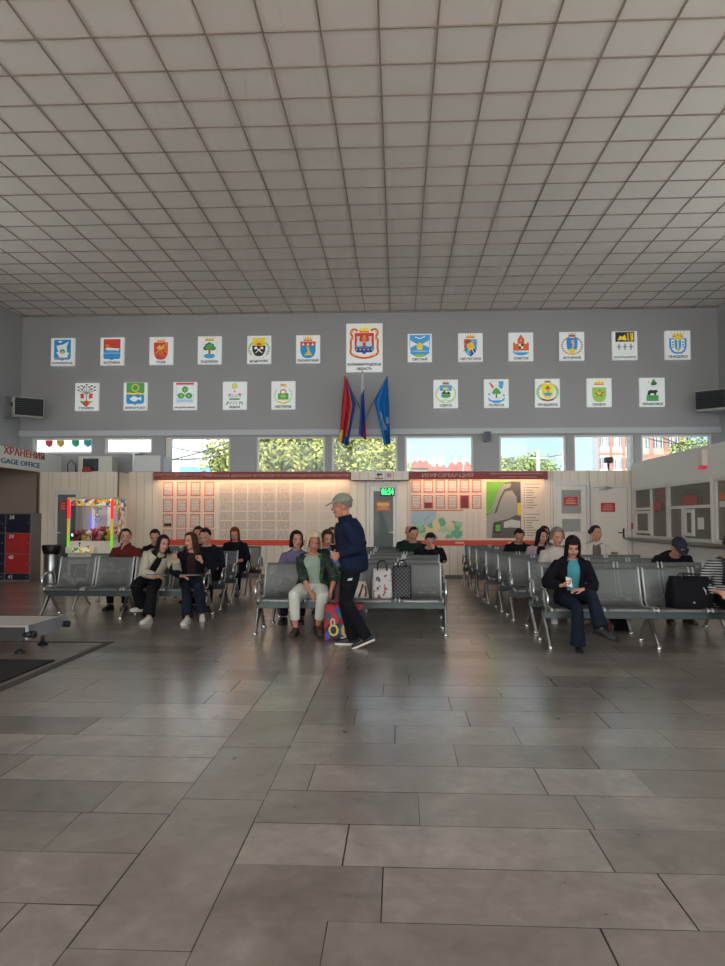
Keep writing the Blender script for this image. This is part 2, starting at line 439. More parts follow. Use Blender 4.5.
for i, y in enumerate((12.5, 15.6)):  # unseen fill lights added to brighten the office behind the ticket glass
    r = thing('office_fill_light', ('unseen fill light added under the ticket office ceiling nearer the hall entrance', 'unseen fill light added under the ticket office ceiling nearer the white doors')[i], 'lamp', (6.9, y, 2.63), 0, 'added ticket office fill lights')
    MB().box(-.3, .3, -.6, .6, -.05, 0).build('housing', M_white, r); MB().box(-.27, .27, -.57, .57, -.06, -.0501).build('diffuser', mat('added_fill_glow', (255, 240, 214), .4, emit=7), r)
# ================================================================== waiting benches
def perf_mat():
    m = mat('perforated_steel_sheet', (104, 108, 108), .42, .55); nt, b = nodes(m)
    tc = new(nt, 'ShaderNodeTexCoord'); sp = new(nt, 'ShaderNodeSeparateXYZ'); nt.links.new(tc.outputs['Object'], sp.inputs[0])
    p = .0125
    u = math_n(nt, 'DIVIDE', sp.outputs['X'], p); v = math_n(nt, 'DIVIDE', math_n(nt, 'ADD', sp.outputs['Y'], sp.outputs['Z']), p)
    fu = math_n(nt, 'SUBTRACT', math_n(nt, 'FRACT', u), .5); fv = math_n(nt, 'SUBTRACT', math_n(nt, 'FRACT', v), .5)
    d = math_n(nt, 'ADD', math_n(nt, 'MULTIPLY', fu, fu), math_n(nt, 'MULTIPLY', fv, fv))
    hole = math_n(nt, 'LESS_THAN', d, .115)
    band = math_n(nt, 'LESS_THAN', math_n(nt, 'ABSOLUTE', sp.outputs['X']), .215)
    band2 = math_n(nt, 'LESS_THAN', sp.outputs['Z'], .815)
    al = math_n(nt, 'SUBTRACT', 1.0, math_n(nt, 'MULTIPLY', math_n(nt, 'MULTIPLY', hole, band), band2))
    nt.links.new(al, b.inputs['Alpha'])
    return m
M_perf = perf_mat()
M_rail = mat('dark_green_rail', (62, 72, 72), .4, .4)
M_edge = mat('seat_edge_metal', (205, 208, 208), .3, .85)
PROF = [(-.262, .402), (-.252, .424), (-.23, .437), (-.18, .438), (-.05, .424), (.07, .415), (.125, .424), (.155, .452), (.178, .50), (.215, .62), (.25, .74), (.272, .82), (.282, .842), (.296, .848)]
def seat_bm():
    mb = MB(); n = 6; hw = .262
    for sgn, off in ((1, 0), (-1, .004)):
        R = []
        for y, z in PROF:
            R.append([V((-hw+2*hw*k/n, y+ (off if z > .45 else 0), z-(off if z <= .45 else 0))) for k in range(n+1)])
        mb.rings(R, 0, cap=False, smooth=True, closed=False)
    return mb
def build_bench():
    r = bpy.data.objects.new('waiting_bench', None); COL.objects.link(r); r.empty_display_size = .1
    MB().bbox(-1.19, 1.19, -.07, .05, .298, .388, .008).build('support_rail', M_rail, r)
    sm = seat_bm().mesh('seat', M_perf)
    fb = MB()
    for s in (-1, 1): fb.tube([(s*.266, y, z) for y, z in PROF], .0125, 8)
    for z_, y_ in ((.40, -.1), (.40, .06)): fb.box(-.25, .25, y_-.012, y_+.012, z_-.012, z_+.006)
    fm = fb.mesh('seat_frame', M_edge)
    for k in range(4):
        s = link('seat', sm, r, (-.87+.58*k, 0, 0)); link('seat_frame', fm, s)
    lb = MB()
    for s in (-1, 1):
        lb.tube([(0, -.01, .36), (0, s*.03-.01, .30), (0, s*.13, .20), (0, s*.22, .11), (0, s*.285, .045), (0, s*.30, .028)], [.03, .03, .025, .022, .019, .018], 10)
        lb.lathe([(.012, .05), (.02, .04), (.034, .02), (.036, .012), (.036, 0)], (0, s*.30, 0), 14)
    lm = lb.mesh('leg', M_chrome)
    for x in (-1.165, 0, 1.165): link('leg', lm, r, (x, 0, 0))
    ab = MB()
    ab.tube([(0, .17, .45), (0, .15, .52), (0, .12, .60), (0, .05, .635), (0, -.10, .632), (0, -.19, .61), (0, -.235, .56), (0, -.24, .49), (0, -.2, .42), (0, -.12, .36)], .017, 9)
    ab.tube([(0, .06, .637), (0, -.06, .637), (0, -.17, .622)], .023, 8)
    am = ab.mesh('armrest', M_chrome)
    for x in (-1.175, 1.175): link('armrest', am, r, (x, 0, 0))
    return r
ORD = ['front', 'second', 'third', 'fourth', 'fifth', 'sixth', 'seventh', 'eighth']
LB = ['seating two laughing women', 'with a man phoning', 'behind the man phoning', 'with a red-haired woman in black', 'nearest the framed notices']
CB = ['with blonde woman and shopping bags', 'with a dark-haired woman in lilac', 'behind the woman in lilac', 'with a man bowing his head', 'two rows before the glass door', 'nearest the glass door']
RB = ['with the phone-reading girl', 'behind the phone-reading girl', 'with a black-capped man', 'behind the black-capped man', 'with a woman in a white jacket', 'with a bowed man in black', 'last but one', 'nearest the wall map']
BENCH = {}
proto = build_bench()
first = True
for blk, cx, cy, rows, texts, grp in (
        ('middle', -.59, .3, [(9.0, 0), (10.05, .04), (11.2, .1), (12.3, .14), (13.4, .15), (14.5, .15)], CB, 'benches of the middle block'),
        ('locker-side', -3.93, .3, [(10.28, 0), (11.4, -.02), (12.5, -.08), (13.6, -.08), (14.7, -.06)], LB, 'benches of the block by the lockers'),
        ('ticket-side', 2.83, .3, [(8.2, 0), (9.3, .04), (10.4, -.05), (11.35, -.09), (12.4, -.16), (13.4, -.22), (14.5, -.24), (15.6, -.25)], RB, 'benches of the block by the ticket windows')):
    for i, (y, dx) in enumerate(rows):
        o = proto if first else copy_tree(proto); first = False
        o.location = (cx+dx, y+cy, 0); o.rotation_euler = (0, 0, [0, .015, -.01, .012, -.015, 0, .01, 0][i])
        tag(o, ('steel bench, %s row of %s block, %s' % (ORD[i], blk, texts[i])), 'bench', grp)
        BENCH[blk, i] = o

# ================================================================== boards
M_head = mat('header_red', (134, 40, 46), .5); M_headtx = mat('header_lettering', (206, 150, 142), .6)
M_board = mat('board_cream', (226, 208, 190), .55); M_org = mat('orange_red_strip', (205, 66, 40), .5)
M_frame = mat('sheet_frame_orange', (214, 104, 72), .5)
M_led = mat('led_warm', (255, 222, 180), .5, emit=LED_E, emit_rgb=(255, 218, 176))
def paper_mat(name, base, ink, sx, sz, dens):
    m = mat(name, base, .7); nt, b = nodes(m)
    tc = new(nt, 'ShaderNodeTexCoord'); sp = new(nt, 'ShaderNodeSeparateXYZ'); nt.links.new(tc.outputs['Object'], sp.inputs[0])
    row = math_n(nt, 'LESS_THAN', math_n(nt, 'FRACT', math_n(nt, 'MULTIPLY', sp.outputs['Z'], sz)), .5)
    cb = new(nt, 'ShaderNodeCombineXYZ'); nt.links.new(math_n(nt, 'MULTIPLY', sp.outputs['X'], sx), cb.inputs[0]); nt.links.new(math_n(nt, 'FLOOR', math_n(nt, 'MULTIPLY', sp.outputs['Z'], sz)), cb.inputs[2])
    n = new(nt, 'ShaderNodeTexNoise'); n.inputs['Scale'].default_value = 1.0; n.inputs['Detail'].default_value = 2; nt.links.new(cb.outputs[0], n.inputs['Vector'])
    k = math_n(nt, 'MULTIPLY', row, math_n(nt, 'GREATER_THAN', n.outputs['Fac'], dens))
    mx = new(nt, 'ShaderNodeMix', data_type='RGBA'); nt.links.new(k, mx.inputs[0]); mx.inputs[6].default_value = (*lin(base), 1); mx.inputs[7].default_value = (*lin(ink), 1)
    nt.links.new(mx.outputs[2], b.inputs['Base Color']); return m
M_sheet = paper_mat('printed_sheet', (224, 212, 200), (150, 140, 132), 60, 28, .47)
M_table = paper_mat('timetable_sheet', (226, 212, 198), (138, 128, 120), 34, 40, .46)
M_blank = mat('faded_sheet', (214, 201, 186), .7, var=.05)
M_white_p = mat('plain_white', (225, 225, 222), .6)
BY = YP-.03
def board_base(name, label, px0, px1, zt_px):
    x0, x1 = pxX(px0, BY), pxX(px1, BY)
    zh1 = at(px0, zt_px, YP-.32).z; zh0 = zh1-.19
    zb = at(300, 545.5, BY).z; zs = at(300, 540, BY).z
    r = thing(name, label, 'board', ((x0+x1)/2, YP, 0)); w = (x1-x0)/2
    MB().box(-w, w, -.03, -.002, zb, zh0+.01).build('backing', M_board, r)
    hb = MB(); hb.box(-w-.02, w+.02, -.32, -.305, zh0, zh1); hb.box(-w-.02, w+.02, -.305, -.031, zh0+.07, zh1); hb.box(-w-.02, -w-.005, -.305, -.031, zh0, zh0+.07); hb.box(w+.005, w+.02, -.305, -.031, zh0, zh0+.07); hb.build('header', M_head, r)
    MB().box(-w+.03, w-.03, -.27, -.21, zh0+.055, zh0+.0699).build('led_strip', M_led, r)
    MB().box(-w, w, -.036, -.0301, zb, zs).build('bottom_strip', M_org, r)
    return r, w, zh0, zh1, zs
def sheet(mb, x0, x1, z0, z1, b, y=-.036):
    mb.box(x0, x1, y, -.0301, z0, z1, 0); mb.box(x0+b, x1-b, y-.002, y, z0+b, z1-b, 1)
R1, w, zh0, zh1, zs = board_base('timetable_sign', 'long cream bus timetable board under a dark red header beside the claw machine', 157.5, 350, 472)
x_of = lambda px: pxX(px, BY)-R1.location.x
z_of = lambda py: at(250, py, BY).z
h = MB()
add_text(h, 'РАСПИСАНИЕ ДВИЖЕНИЯ АВТОБУСОВ', .075, (x_of(185), -.322, zh1-.065), 0, off=.001, sx=1.0); add_text(h, 'ПО МЕЖДУГОРОДНЫМ МАРШРУТАМ', .055, (x_of(185), -.322, zh0+.05), 0)
add_text(h, 'РАСПИСАНИЕ ДВИЖЕНИЯ АВТОБУСОВ ПО МЕЖМУНИЦИПАЛЬНЫМ МАРШРУТАМ', .085, (x_of(279), -.322, (zh0+zh1)/2), 0, off=.001)
hd = [c for c in R1.children if c.name.startswith('header')][0]
h.build('lettering', M_headtx, hd)
for j, (a, b) in enumerate(((482, 496), (498.5, 512), (514, 527.5), (529.5, 542))):
    for i in range(4):
        px = 163+i*13.7; mb = MB(); sheet(mb, x_of(px), x_of(px+9.8), z_of(min(b, 539.8)), z_of(a), .022)
        if (i, j) == (0, 2): mb.box(x_of(px)+.03, x_of(px+9.8)-.03, -.0395, -.038, z_of(b)+.03, z_of(b)+.1, 2)
        mb.build('notice_sheet', [M_frame, M_sheet, M_black], R1)
for i in range(9):
    px = 219.5+i*14.35
    for j in range(6):
        py = 483+j*9.5
        mb = MB(); mb.box(x_of(px), x_of(px+12.6), -.034, -.0301, z_of(py+8.6), z_of(py)); mb.build('timetable_sheet', M_blank if i >= 6 or (i == 5 and j > 2) else M_table, R1)
mb = MB()
for x in (216.5,): mb.box(x_of(x), x_of(x+1.2), -.05, -.0301, zs+.02, zh0-.04)
mb.build('divider', M_white, R1)
# information board
R2, w, zh0, zh1, zs = board_base('information_sign', 'cream information board with regional map and green site plan under a red header', 410, 545, 471.5)
x_of = lambda px: pxX(px, BY)-R2.location.x
z_of = lambda py: at(470, py, BY).z
h = MB(); add_text(h, 'ИНФОРМАЦИЯ', .125, (x_of(447), -.322, (zh0+zh1)/2), 0, off=.002, sx=1.32)
add_text(h, 'СХЕМА РАСПОЛОЖЕНИЯ АВТОВОКЗАЛА', .06, (x_of(515), -.322, zh1-.06), 0); add_text(h, 'И ОСТАНОВОК г. КАЛИНИНГРАДА', .05, (x_of(517), -.322, zh0+.05), 0)
h.build('lettering', M_headtx, [c for c in R2.children if c.name.startswith('header')][0])
for j, (a, b) in enumerate(((479.7, 492.5), (495, 508.7))):
    for i in range(6):
        px = 411.5+i*12.1; mb = MB(); sheet(mb, x_of(px), x_of(px+9.6), z_of(b), z_of(a), .022)
        m2 = M_sheet
        if (i, j) == (1, 1): mb.box(x_of(px)+.024, x_of(px+9.6)-.024, -.0395, -.038, z_of(b)+.024, z_of(b)+.15, 2)
        if (i, j) == (4, 1): mb.box(x_of(px)+.024, x_of(px+9.6)-.024, -.0395, -.038, z_of(b)+.024, z_of(a)-.024, 2)
        mb.build('notice_sheet', [M_frame, m2, mat('dark_red_print', (128, 44, 50), .6)], R2)
def pc(n, rgb): return mat('map_'+n, rgb, .6)
MAPM = [pc('water', (166, 186, 196)), pc('land', (214, 204, 190)), pc('pink', (222, 186, 160)), pc('green', (150, 190, 146)), pc('teal', (104, 172, 140)), pc('tan', (222, 200, 150)), pc('orange', (208, 120, 70)), pc('line', (100, 120, 130))]
def patt_cells(name, cols, scale):
    m = mat(name, (200, 200, 200), .6); nt, b = nodes(m); tc = new(nt, 'ShaderNodeTexCoord')
    t = new(nt, 'ShaderNodeTexVoronoi'); t.inputs['Scale'].default_value = scale; nt.links.new(tc.outputs['Object'], t.inputs['Vector'])
    sc = new(nt, 'ShaderNodeSeparateColor'); nt.links.new(t.outputs['Color'], sc.inputs[0])
    rp = new(nt, 'ShaderNodeValToRGB'); rp.color_ramp.interpolation = 'CONSTANT'; nt.links.new(sc.outputs[0], rp.inputs[0])
    e = rp.color_ramp.elements; e[0].color = (*lin(cols[0]), 1); e[1].position = 1/len(cols); e[1].color = (*lin(cols[1]), 1)
    for i, c in enumerate(cols[2:]): k = e.new((i+2)/len(cols)); k.color = (*lin(c), 1)
    nt.links.new(rp.outputs[0], b.inputs['Base Color']); return m
mp = MB(); X0, X1, Zb, Zt = x_of(411), x_of(463.5), z_of(540), z_of(511)
def mpt(u, v, l=0): return (X0+(X1-X0)*u, -.0345-.0006*l, Zb+(Zt-Zb)*v)
mp.box(X0, X1, -.0344, -.0301, Zb, Zt, 1); mp.box(X0, X1, -.036, -.0344, Zt, Zt+.03, 6)
MLAND = patt_cells('map_land_cells', [(214, 204, 190), (222, 186, 160), (150, 190, 146), (222, 200, 150), (214, 204, 190), (104, 172, 140), (222, 196, 170), (170, 200, 160)], 6.5); MAPM.append(MLAND)
mp.poly([mpt(.06,.22,2.5), mpt(.2,.04,2.5), mpt(.5,.02,2.5), mpt(.72,.06,2.5), mpt(.97,.04,2.5), mpt(.98,.34,2.5), mpt(.97,.62,2.5), mpt(.8,.66,2.5), mpt(.66,.62,2.5), mpt(.62,.84,2.5), mpt(.5,.92,2.5), mpt(.46,.7,2.5), mpt(.3,.5,2.5), mpt(.12,.54,2.5)], 8)
mp.poly([mpt(0,.55,1), mpt(.2,.45,1), mpt(.5,.62,1), mpt(.48,.8,1), mpt(.5,1,1), mpt(0,1,1)], 0)
rnd = random.Random(4)
for (cx, cy, r, c) in ((.86,.2,.1,4), (.42,.12,.07,4), (.16,.4,.07,3)):
    n = 9; mp.poly([mpt(cx+r*1.05*cos(2*pi*k/n)*rnd.uniform(.8, 1.15), cy+r*1.5*sin(2*pi*k/n)*rnd.uniform(.8, 1.15), 2+cx*2+cy) for k in range(n)], c)
mp.quad(mpt(.25,.68,5), mpt(.26,.68,5), mpt(.44,.97,5), mpt(.43,.97,5), 7)
mp.build('regional_map', MAPM, R2)
pl = MB(); X0, X1, Zb, Zt = x_of(486.5), x_of(521), z_of(538), z_of(481.5)
PLM = [pc('grass', (112, 176, 62)), pc('asphalt', (96, 92, 86)), pc('apron', (164, 158, 150)), pc('building', (206, 202, 198)), pc('yellow', (230, 200, 60)), pc('platform', (150, 120, 100)), pc('bound', (60, 60, 60)), pc('red', (190, 60, 60))]
pl.box(X0, X1, -.0344, -.0301, Zb, Zt, 0)
pl.poly([mpt(0,.0,1), mpt(1,.0,1), mpt(1,.98,1), mpt(.75,1,1), mpt(.55,.97,1), mpt(.38,.8,1), mpt(.25,.55,1), mpt(0,.42,1)], 1)
pl.poly([mpt(.02,.45,2), mpt(.14,.5,2), mpt(.34,.82,2), mpt(.52,.95,2), mpt(.72,.97,2), mpt(.7,.9,2), mpt(.52,.86,2), mpt(.4,.72,2), mpt(.24,.46,2), mpt(.08,.38,2)], 2)
pl.poly([mpt(.0,.0,2), mpt(.0,.4,2), mpt(.3,.45,2), mpt(.42,.68,2), mpt(.55,.82,2), mpt(.75,.84,2), mpt(.88,.72,2), mpt(.9,.42,2), mpt(.6,.33,2), mpt(.2,.28,2), mpt(.14,0,2)], 2)
pl.poly([mpt(.9,.40,3), mpt(1,.40,3), mpt(1,.62,3), mpt(.9,.62,3)], 4)
pl.poly([mpt(.5,.18,3), mpt(.98,.18,3), mpt(.98,.3,3), mpt(.72,.33,3), mpt(.5,.28,3)], 3); pl.poly([mpt(.62,.02,3), mpt(.78,.02,3), mpt(.78,.2,3), mpt(.62,.2,3)], 1)
pl.poly([mpt(.2,.08,3), mpt(.42,.08,3), mpt(.42,.28,3), mpt(.2,.26,3)], 6); pl.poly([mpt(.26,.12,4), mpt(.4,.12,4), mpt(.4,.24,4), mpt(.26,.23,4)], 0)
pl.poly([mpt(.05,.43,3), mpt(.22,.53,3), mpt(.24,.5,3), mpt(.07,.4,3)], 0); pl.poly([mpt(.2,.07,3), mpt(.45,.07,3), mpt(.45,.09,3), mpt(.2,.09,3)], 7)
pl.build('site_plan', PLM, R2)
lg = MB()
for g, (z0, n) in enumerate(((484, 9), (514, 8))):
    lg.box(x_of(525), x_of(540), -.0325, -.0301, z_of(z0-.1)-.014, z_of(z0-.1))
    for k in range(n):
        zz = z_of(z0+3.4+k*2.5)
        lg.box(x_of(524), x_of(525.2), -.0325, -.0301, zz-.02, zz, 1 if g else 0); lg.box(x_of(526.5), x_of(526.5+rnd.uniform(5, 13)), -.0325, -.0301, zz-.016, zz)
for k in range(14):
    zz = z_of(512+k*1.95)
    for a in (465.5, 471, 477): lg.box(x_of(a), x_of(a+rnd.uniform(3, 4.6)), -.0325, -.0301, zz-.012, zz, 2)
lg.build('legend', [mat('legend_grey', (120, 106, 98), .7), mat('legend_mark', (90, 50, 60), .7), mat('legend_pale', (188, 176, 164), .7)], R2)
tx = MB(); add_text(tx, '', .1, (0, -.037, 0))
mb = MB()
for a in (455, 508): mb.box(x_of(a), x_of(a+9), -.0375, -.0361, zs-.085, zs-.035)
mb.build('strip_marks', mat('strip_mark_pale', (226, 160, 140), .6), R2)
# header strip over the glass door with its two pictograms
mb = MB(); xa, xb = pxX(351, YP-.32)+.01, pxX(409, YP-.32)
z1 = at(380, 471.5, YP-.32).z; clad(mb, xa, xb, z1-.2, z1, YP-.32, YP-.001)
struct('trim_2', mb, [M_beige, M_groove])
M_pict = mat('pictogram_white', (214, 210, 208), .5); M_pr = mat('pictogram_red', (176, 60, 62), .5); M_pb = mat('pictogram_black', (40, 40, 44), .5)
r = thing('camera_warning_sign', 'square white sign with a black camera pictogram above the glass door', 'sign', (at(379, 475.5, YP-.32).x, YP-.321, at(379, 475.5, YP-.32).z))
MB().box(-.095, .095, -.006, 0, -.08, .08).build('plate', M_pict, r)
mb = MB(); mb.box(-.095, .095, -.008, -.0061, -.08, -.055, 1); mb.box(-.05, .03, -.008, -.0061, .0, .05, 0); mb.poly([(.03,-.008,.01), (.07,-.008,0), (.07,-.008,.055), (.03,-.008,.04)], 0); mb.box(-.03, -.01, -.008, -.0061, -.04, 0, 0); mb.build('pictogram', [M_pb, M_pr], r)
r = thing('no_dogs_sign', 'small white prohibition sign with red ring above the glass door', 'sign', (at(389, 475.5, YP-.32).x, YP-.321, at(389, 475.5, YP-.32).z))
MB().box(-.065, .065, -.006, 0, -.075, .075).build('plate', M_pict, r)
mb = MB()
mb.rings([[V((q*cos(2*pi*k/20), -.0075, .005+q*sin(2*pi*k/20))) for k in range(20)] for q in (.055, .042)], 1, cap=False)
mb.quad((-.04,-.008,.035), (-.03,-.008,.045), (.04,-.008,-.025), (.03,-.008,-.035), 1); mb.box(-.025, .02, -.0072, -.0061, -.005, .018, 0); mb.box(-.025, -.018, -.0072, -.0061, -.025, -.005, 0); mb.box(.012, .019, -.0072, -.0061, -.025, -.005, 0)
mb.build('pictogram', [M_pb, M_pr], r)
# LED clock and notice on the glass door
p = at(387.5, 492, YP-.04)
r = thing('led_clock', 'small black clock with green lit digits behind the glass door', 'clock', p)
MB().box(-.17, .17, 0, .035, -.1, .1).build('case', M_black, r)
t = MB(); add_text(t, '06:54', .21, (0, -.003, 0), 0, off=.004, sx=.62); t.build('digits', mat('green_led', (40, 255, 120), .4, emit=2.2), r)
def red_notice(px0, py0, px1, py1, Y, label, mats=None, name='door_notice'):
    a, b = at(px0, py1, Y), at(px1, py0, Y); w, hh = (b.x-a.x)/2, (b.z-a.z)/2
    r = thing(name, label, 'sign', ((a.x+b.x)/2, Y, (a.z+b.z)/2))
    MB().box(-w, w, -.004, 0, -hh, hh).build('plate', mats or M_red, r)
    l = MB()
    for k, (zz, ww) in enumerate(((.55, .5), (.15, .75), (-.2, .6), (-.55, .8))): l.box(-w*ww, w*ww, -.0055, -.0041, hh*zz-.008, hh*zz+.008)
    l.build('print_lines', mat('notice_print', (226, 170, 160), .6), r)
    return r
r = red_notice(376.3, 501, 390, 511, YP-.017, 'orange and yellow notice on the glass door below the green clock', mat('notice_orange', (206, 96, 62), .5))
MB().box(-.14, .14, -.0065, -.0056, .0, .075).build('yellow_band', mat('notice_yellow', (206, 196, 96), .5), r)
red_notice(564, 496.8, 577.5, 505.6, YP-.017, 'red notice on the white door that has two small panes')
red_notice(601, 502.8, 615, 511.8, YP-.017, 'red notice on the solid white door with a black handle')
red_notice(60, 501.5, 66.5, 511, 16.88, 'red notice on the narrow door behind the claw machine')

# ================================================================== lockers, fascia lettering
p0, p1 = at(-24, 582.5, 16.4), at(31, 513, 16.4)
r = thing('locker_block', 'numbered luggage lockers with red and navy doors in the dark alcove', 'lockers', (p1.x, 16.4, 0))
zt = p1.z; MB().box(-1.35, .0, .02, .55, 0, zt).build('body', mat('locker_grey', (120, 116, 114), .5), r)
zs_ = [at(20, y, 16.4).z for y in (513.8, 533, 553.6, 573.4)]+[.03]
M_lr = mat('locker_red', (176, 44, 44), .4); M_ln = mat('locker_navy', (24, 30, 52), .4)
cols = [(-.585, -.01), (-1.17, -.60)]
for c, (a, b) in enumerate(cols):
    for k in range(4):
        col = (M_ln, M_lr, M_lr, M_ln)[k] if c == 0 else M_ln
        d = MB().bbox(a+.006, b-.006, 0, .02, zs_[k+1]+.008, zs_[k]-.008, .004).build('door', col, r)
        t = MB(); add_text(t, str(38+k-c*4), .12, ((a+.14), -.003, zs_[k]-.085), 0, off=.003); t.build('number', M_white_p, d)
        MB().cyl((b-.06, -.012, (zs_[k]+zs_[k+1])/2), (b-.06, .0, (zs_[k]+zs_[k+1])/2), .012, 10).build('lock', M_steel, d)
# fascia lettering: on the plane facing the hall
def fy(px, py):
    d = ray(px, py); k = X_FASC/d.x; return d.y*k, CAM_Z+d.z*k
def fascia_word(body, h_px, pa, pb, m, label):
    (ya, za), (yb, zb) = fy(*pa), fy(*pb)
    me = text_mesh(body, 1.0, 'CENTER', .012); xs = [v.co.x for v in me.vertices]; sx = (yb-ya)/(max(xs)-min(xs))
    zz = [v.co.z for v in me.vertices]; sz = h_px/(max(zz)-min(zz))
    c = (max(xs)+min(xs))/2
    r = thing('office_sign_lettering', label, 'lettering', (X_FASC, (ya+yb)/2, (za+zb)/2), pi/2)
    t = MB(); t.add([((v.co.x-c)*sx, -.006, v.co.z*sz) for v in me.vertices], [tuple(p.vertices) for p in me.polygons])
    o = t.build('letters', m, r); md = o.modifiers.new('s', 'SOLIDIFY'); md.thickness = .01; md.offset = 0
fascia_word('ХРАНЕНИЯ', .165, (3.5, 449), (44, 458.5), mat('letter_red', (190, 72, 62), .5), 'red raised Cyrillic lettering on the white luggage office fascia')
fascia_word('GAGE OFFICE', .115, (.8, 460.5), (39.5, 466), mat('letter_blue', (58, 104, 138), .5), 'blue raised Latin lettering on the white luggage office fascia')

# ================================================================== wall emblems
PRN = dict(white=(232,236,236), blue=(30,140,205), navy=(32,70,150), sky=(70,160,215), red=(205,62,50), dred=(170,44,40), orange=(212,100,44), gold=(222,190,70), yellow=(236,214,60), green=(70,160,80), dgreen=(40,104,60), lime=(150,195,70), black=(34,36,38), grey=(150,155,155), brown=(150,104,70), lgrey=(205,210,212), pink=(226,170,160))
PK = list(PRN)
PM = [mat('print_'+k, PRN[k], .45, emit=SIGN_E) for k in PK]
class Art:
    def __init__(s): s.mb = MB(); s.l = 0
    def P(s, c, pts): s.l += 1; s.mb.poly([(x, -.0315-.0004*s.l, y) for x, y in pts], PK.index(c)); return s
    def R(s, c, x0, y0, x1, y1): return s.P(c, [(x0,y0),(x1,y0),(x1,y1),(x0,y1)])
    def C(s, c, cx, cy, rx, ry=None, n=18, a0=0, a1=2*pi): ry = ry or rx; return s.P(c, [(cx+rx*cos(a0+(a1-a0)*k/n), cy+ry*sin(a0+(a1-a0)*k/n)) for k in range(n)])
    def ring(s, c, cx, cy, r, w, n=20):
        s.l += 1; y = -.0315-.0004*s.l
        s.mb.rings([[V((cx+q*cos(2*pi*k/n), y, cy+q*sin(2*pi*k/n))) for k in range(n)] for q in (r, r-w)], PK.index(c), cap=False, smooth=False); return s
    def L(s, c, pts, w):
        for (x0, y0), (x1, y1) in zip(pts, pts[1:]):
            d = sqrt((x1-x0)**2+(y1-y0)**2) or 1; nx, ny = -(y1-y0)/d*w/2, (x1-x0)/d*w/2
            s.P(c, [(x0+nx, y0+ny), (x1+nx, y1+ny), (x1-nx, y1-ny), (x0-nx, y0-ny)])
        return s
    def SH(s, c, x0=-.36, x1=.36, y0=-.38, y1=.5, kind='flat'):
        if kind == 'flat': pts = [(x0,y1),(x0,y0+.1),(x0+.06,y0+.03),(-.07+(x0+x1)/2,y0+.03),((x0+x1)/2,y0-.03),((x0+x1)/2+.07,y0+.03),(x1-.06,y0+.03),(x1,y0+.1),(x1,y1)]
        else:
            m = (x0+x1)/2; h = y1-y0; w = (x1-x0)/2; pts = [(x0,y1)]
            for k in range(0, 9):
                a = pi*k/16; pts.append((m-w*cos(a)**.7, y0+h*.55*(1-sin(a))))
            pts = pts + [(2*m-x, y) for x, y in reversed(pts[:-1])]
        return s.P(c, pts)
    def crown(s, cx, y, w, h, c='gold', jewel='red'):
        n = 5
        pts = [(cx-w*.42, y), (cx-w*.5, y+h)]
        for k in range(n-1):
            pts += [(cx-w*.5+w*(k+.5)/(n-1), y+h*.45), (cx-w*.5+w*(k+1)/(n-1), y+h*(1.0 if k != 1 else 1.15))]
        pts += [(cx+w*.42, y)]
        s.P(c, [(x, yy) for x, yy in pts][::-1]); s.R('orange', cx-w*.42, y, cx+w*.42, y+h*.22)
        for k in range(n): s.C(c, cx-w*.5+w*k/(n-1), y+h*1.1, w*.05)
        return s.C(jewel, cx, y+h*.11, w*.04)
    def wreath(s, c, cx, cy, rx, ry, a0=200, a1=440, n=13):
        for k in range(n):
            for sg in (-1, 1):
                a = radians(-80+150*k/(n-1)); x, y = cx+sg*rx*cos(a), cy+ry*sin(a)
                s.C(c, x, y, rx*.12, ry*.07, 7)
        return s
    def waves(s, c, x0, x1, y, n=4, w=.018):
        return s.L(c, [(x0+(x1-x0)*k/(4*n), y+.018*sin(k*pi/2)) for k in range(4*n+1)], w)
    def star(s, c, cx, cy, r, n=8, q=.45): return s.P(c, [(cx+r*(1 if k % 2 == 0 else q)*cos(pi*k/n+pi/2), cy+r*(1 if k % 2 == 0 else q)*sin(pi*k/n+pi/2)) for k in range(2*n)])
    def tree(s, c, cx, y, h, w, tr='brown'):
        s.R(tr, cx-w*.09, y, cx+w*.09, y+h*.55)
        for dx, dy, r in ((-.3,.55,.24), (.3,.55,.24), (-.15,.75,.25), (.15,.75,.25), (0,.88,.2), (0,.6,.25)): s.C(c, cx+dx*w, y+dy*h, r*w, r*h*.75, 12)
        return s
A = {}
def art(name): A[name] = Art(); return A[name]
a = art('КАЛИНИНГРАД'); a.SH('blue'); a.P('white', [(-.26,.24),(.02,.3),(.27,.42),(.18,.2),(.2,-.02),(.14,-.16),(-.1,-.16),(-.18,0),(-.22,.08)]); a.P('white', [(-.28,-.02),(.3,-.06),(.2,-.26),(-.12,-.26)]); a.C('green', .0, .0, .12, .1); a.C('pink', .0, -.04, .08, .05); a.waves('gold', -.32, .3, -.28); a.P('white', [(-.2,.42),(-.05,.46),(.0,.4),(-.12,.36)])
a = art('БАЛТИЙСК'); a.SH('blue'); a.R('red', -.36, .06, .36, .5); a.P('white', [(-.3,.1),(-.2,.14),(.0,.13),(.2,.1),(.33,.12),(.28,.04),(.3,0),(.1,.02),(-.2,.02)]); a.ring('gold', -.2, .2, .07, .025); [a.waves('sky', -.34, .34, y, 5, .03) for y in (-.06, -.16, -.26)]; a.waves('white', -.34, .34, -.11, 5, .012)
a = art('ГУСЕВ'); a.crown(0, .36, .4, .14); a.SH('red', -.3, .3, -.4, .34, 'r'); a.P('orange', [(.3,.34),(.3,-.05),(.15,-.28),(-.26,-.12)]); a.P('gold', [(-.2,.1),(-.05,.24),(.02,.12),(.1,.26),(.14,.1),(0,.02),(-.1,.04)]); a.L('gold', [(-.26,-.14),(.26,.3)], .02); a.C('dred', .17, -.14, .05); a.C('dred', .1, .0, .03)
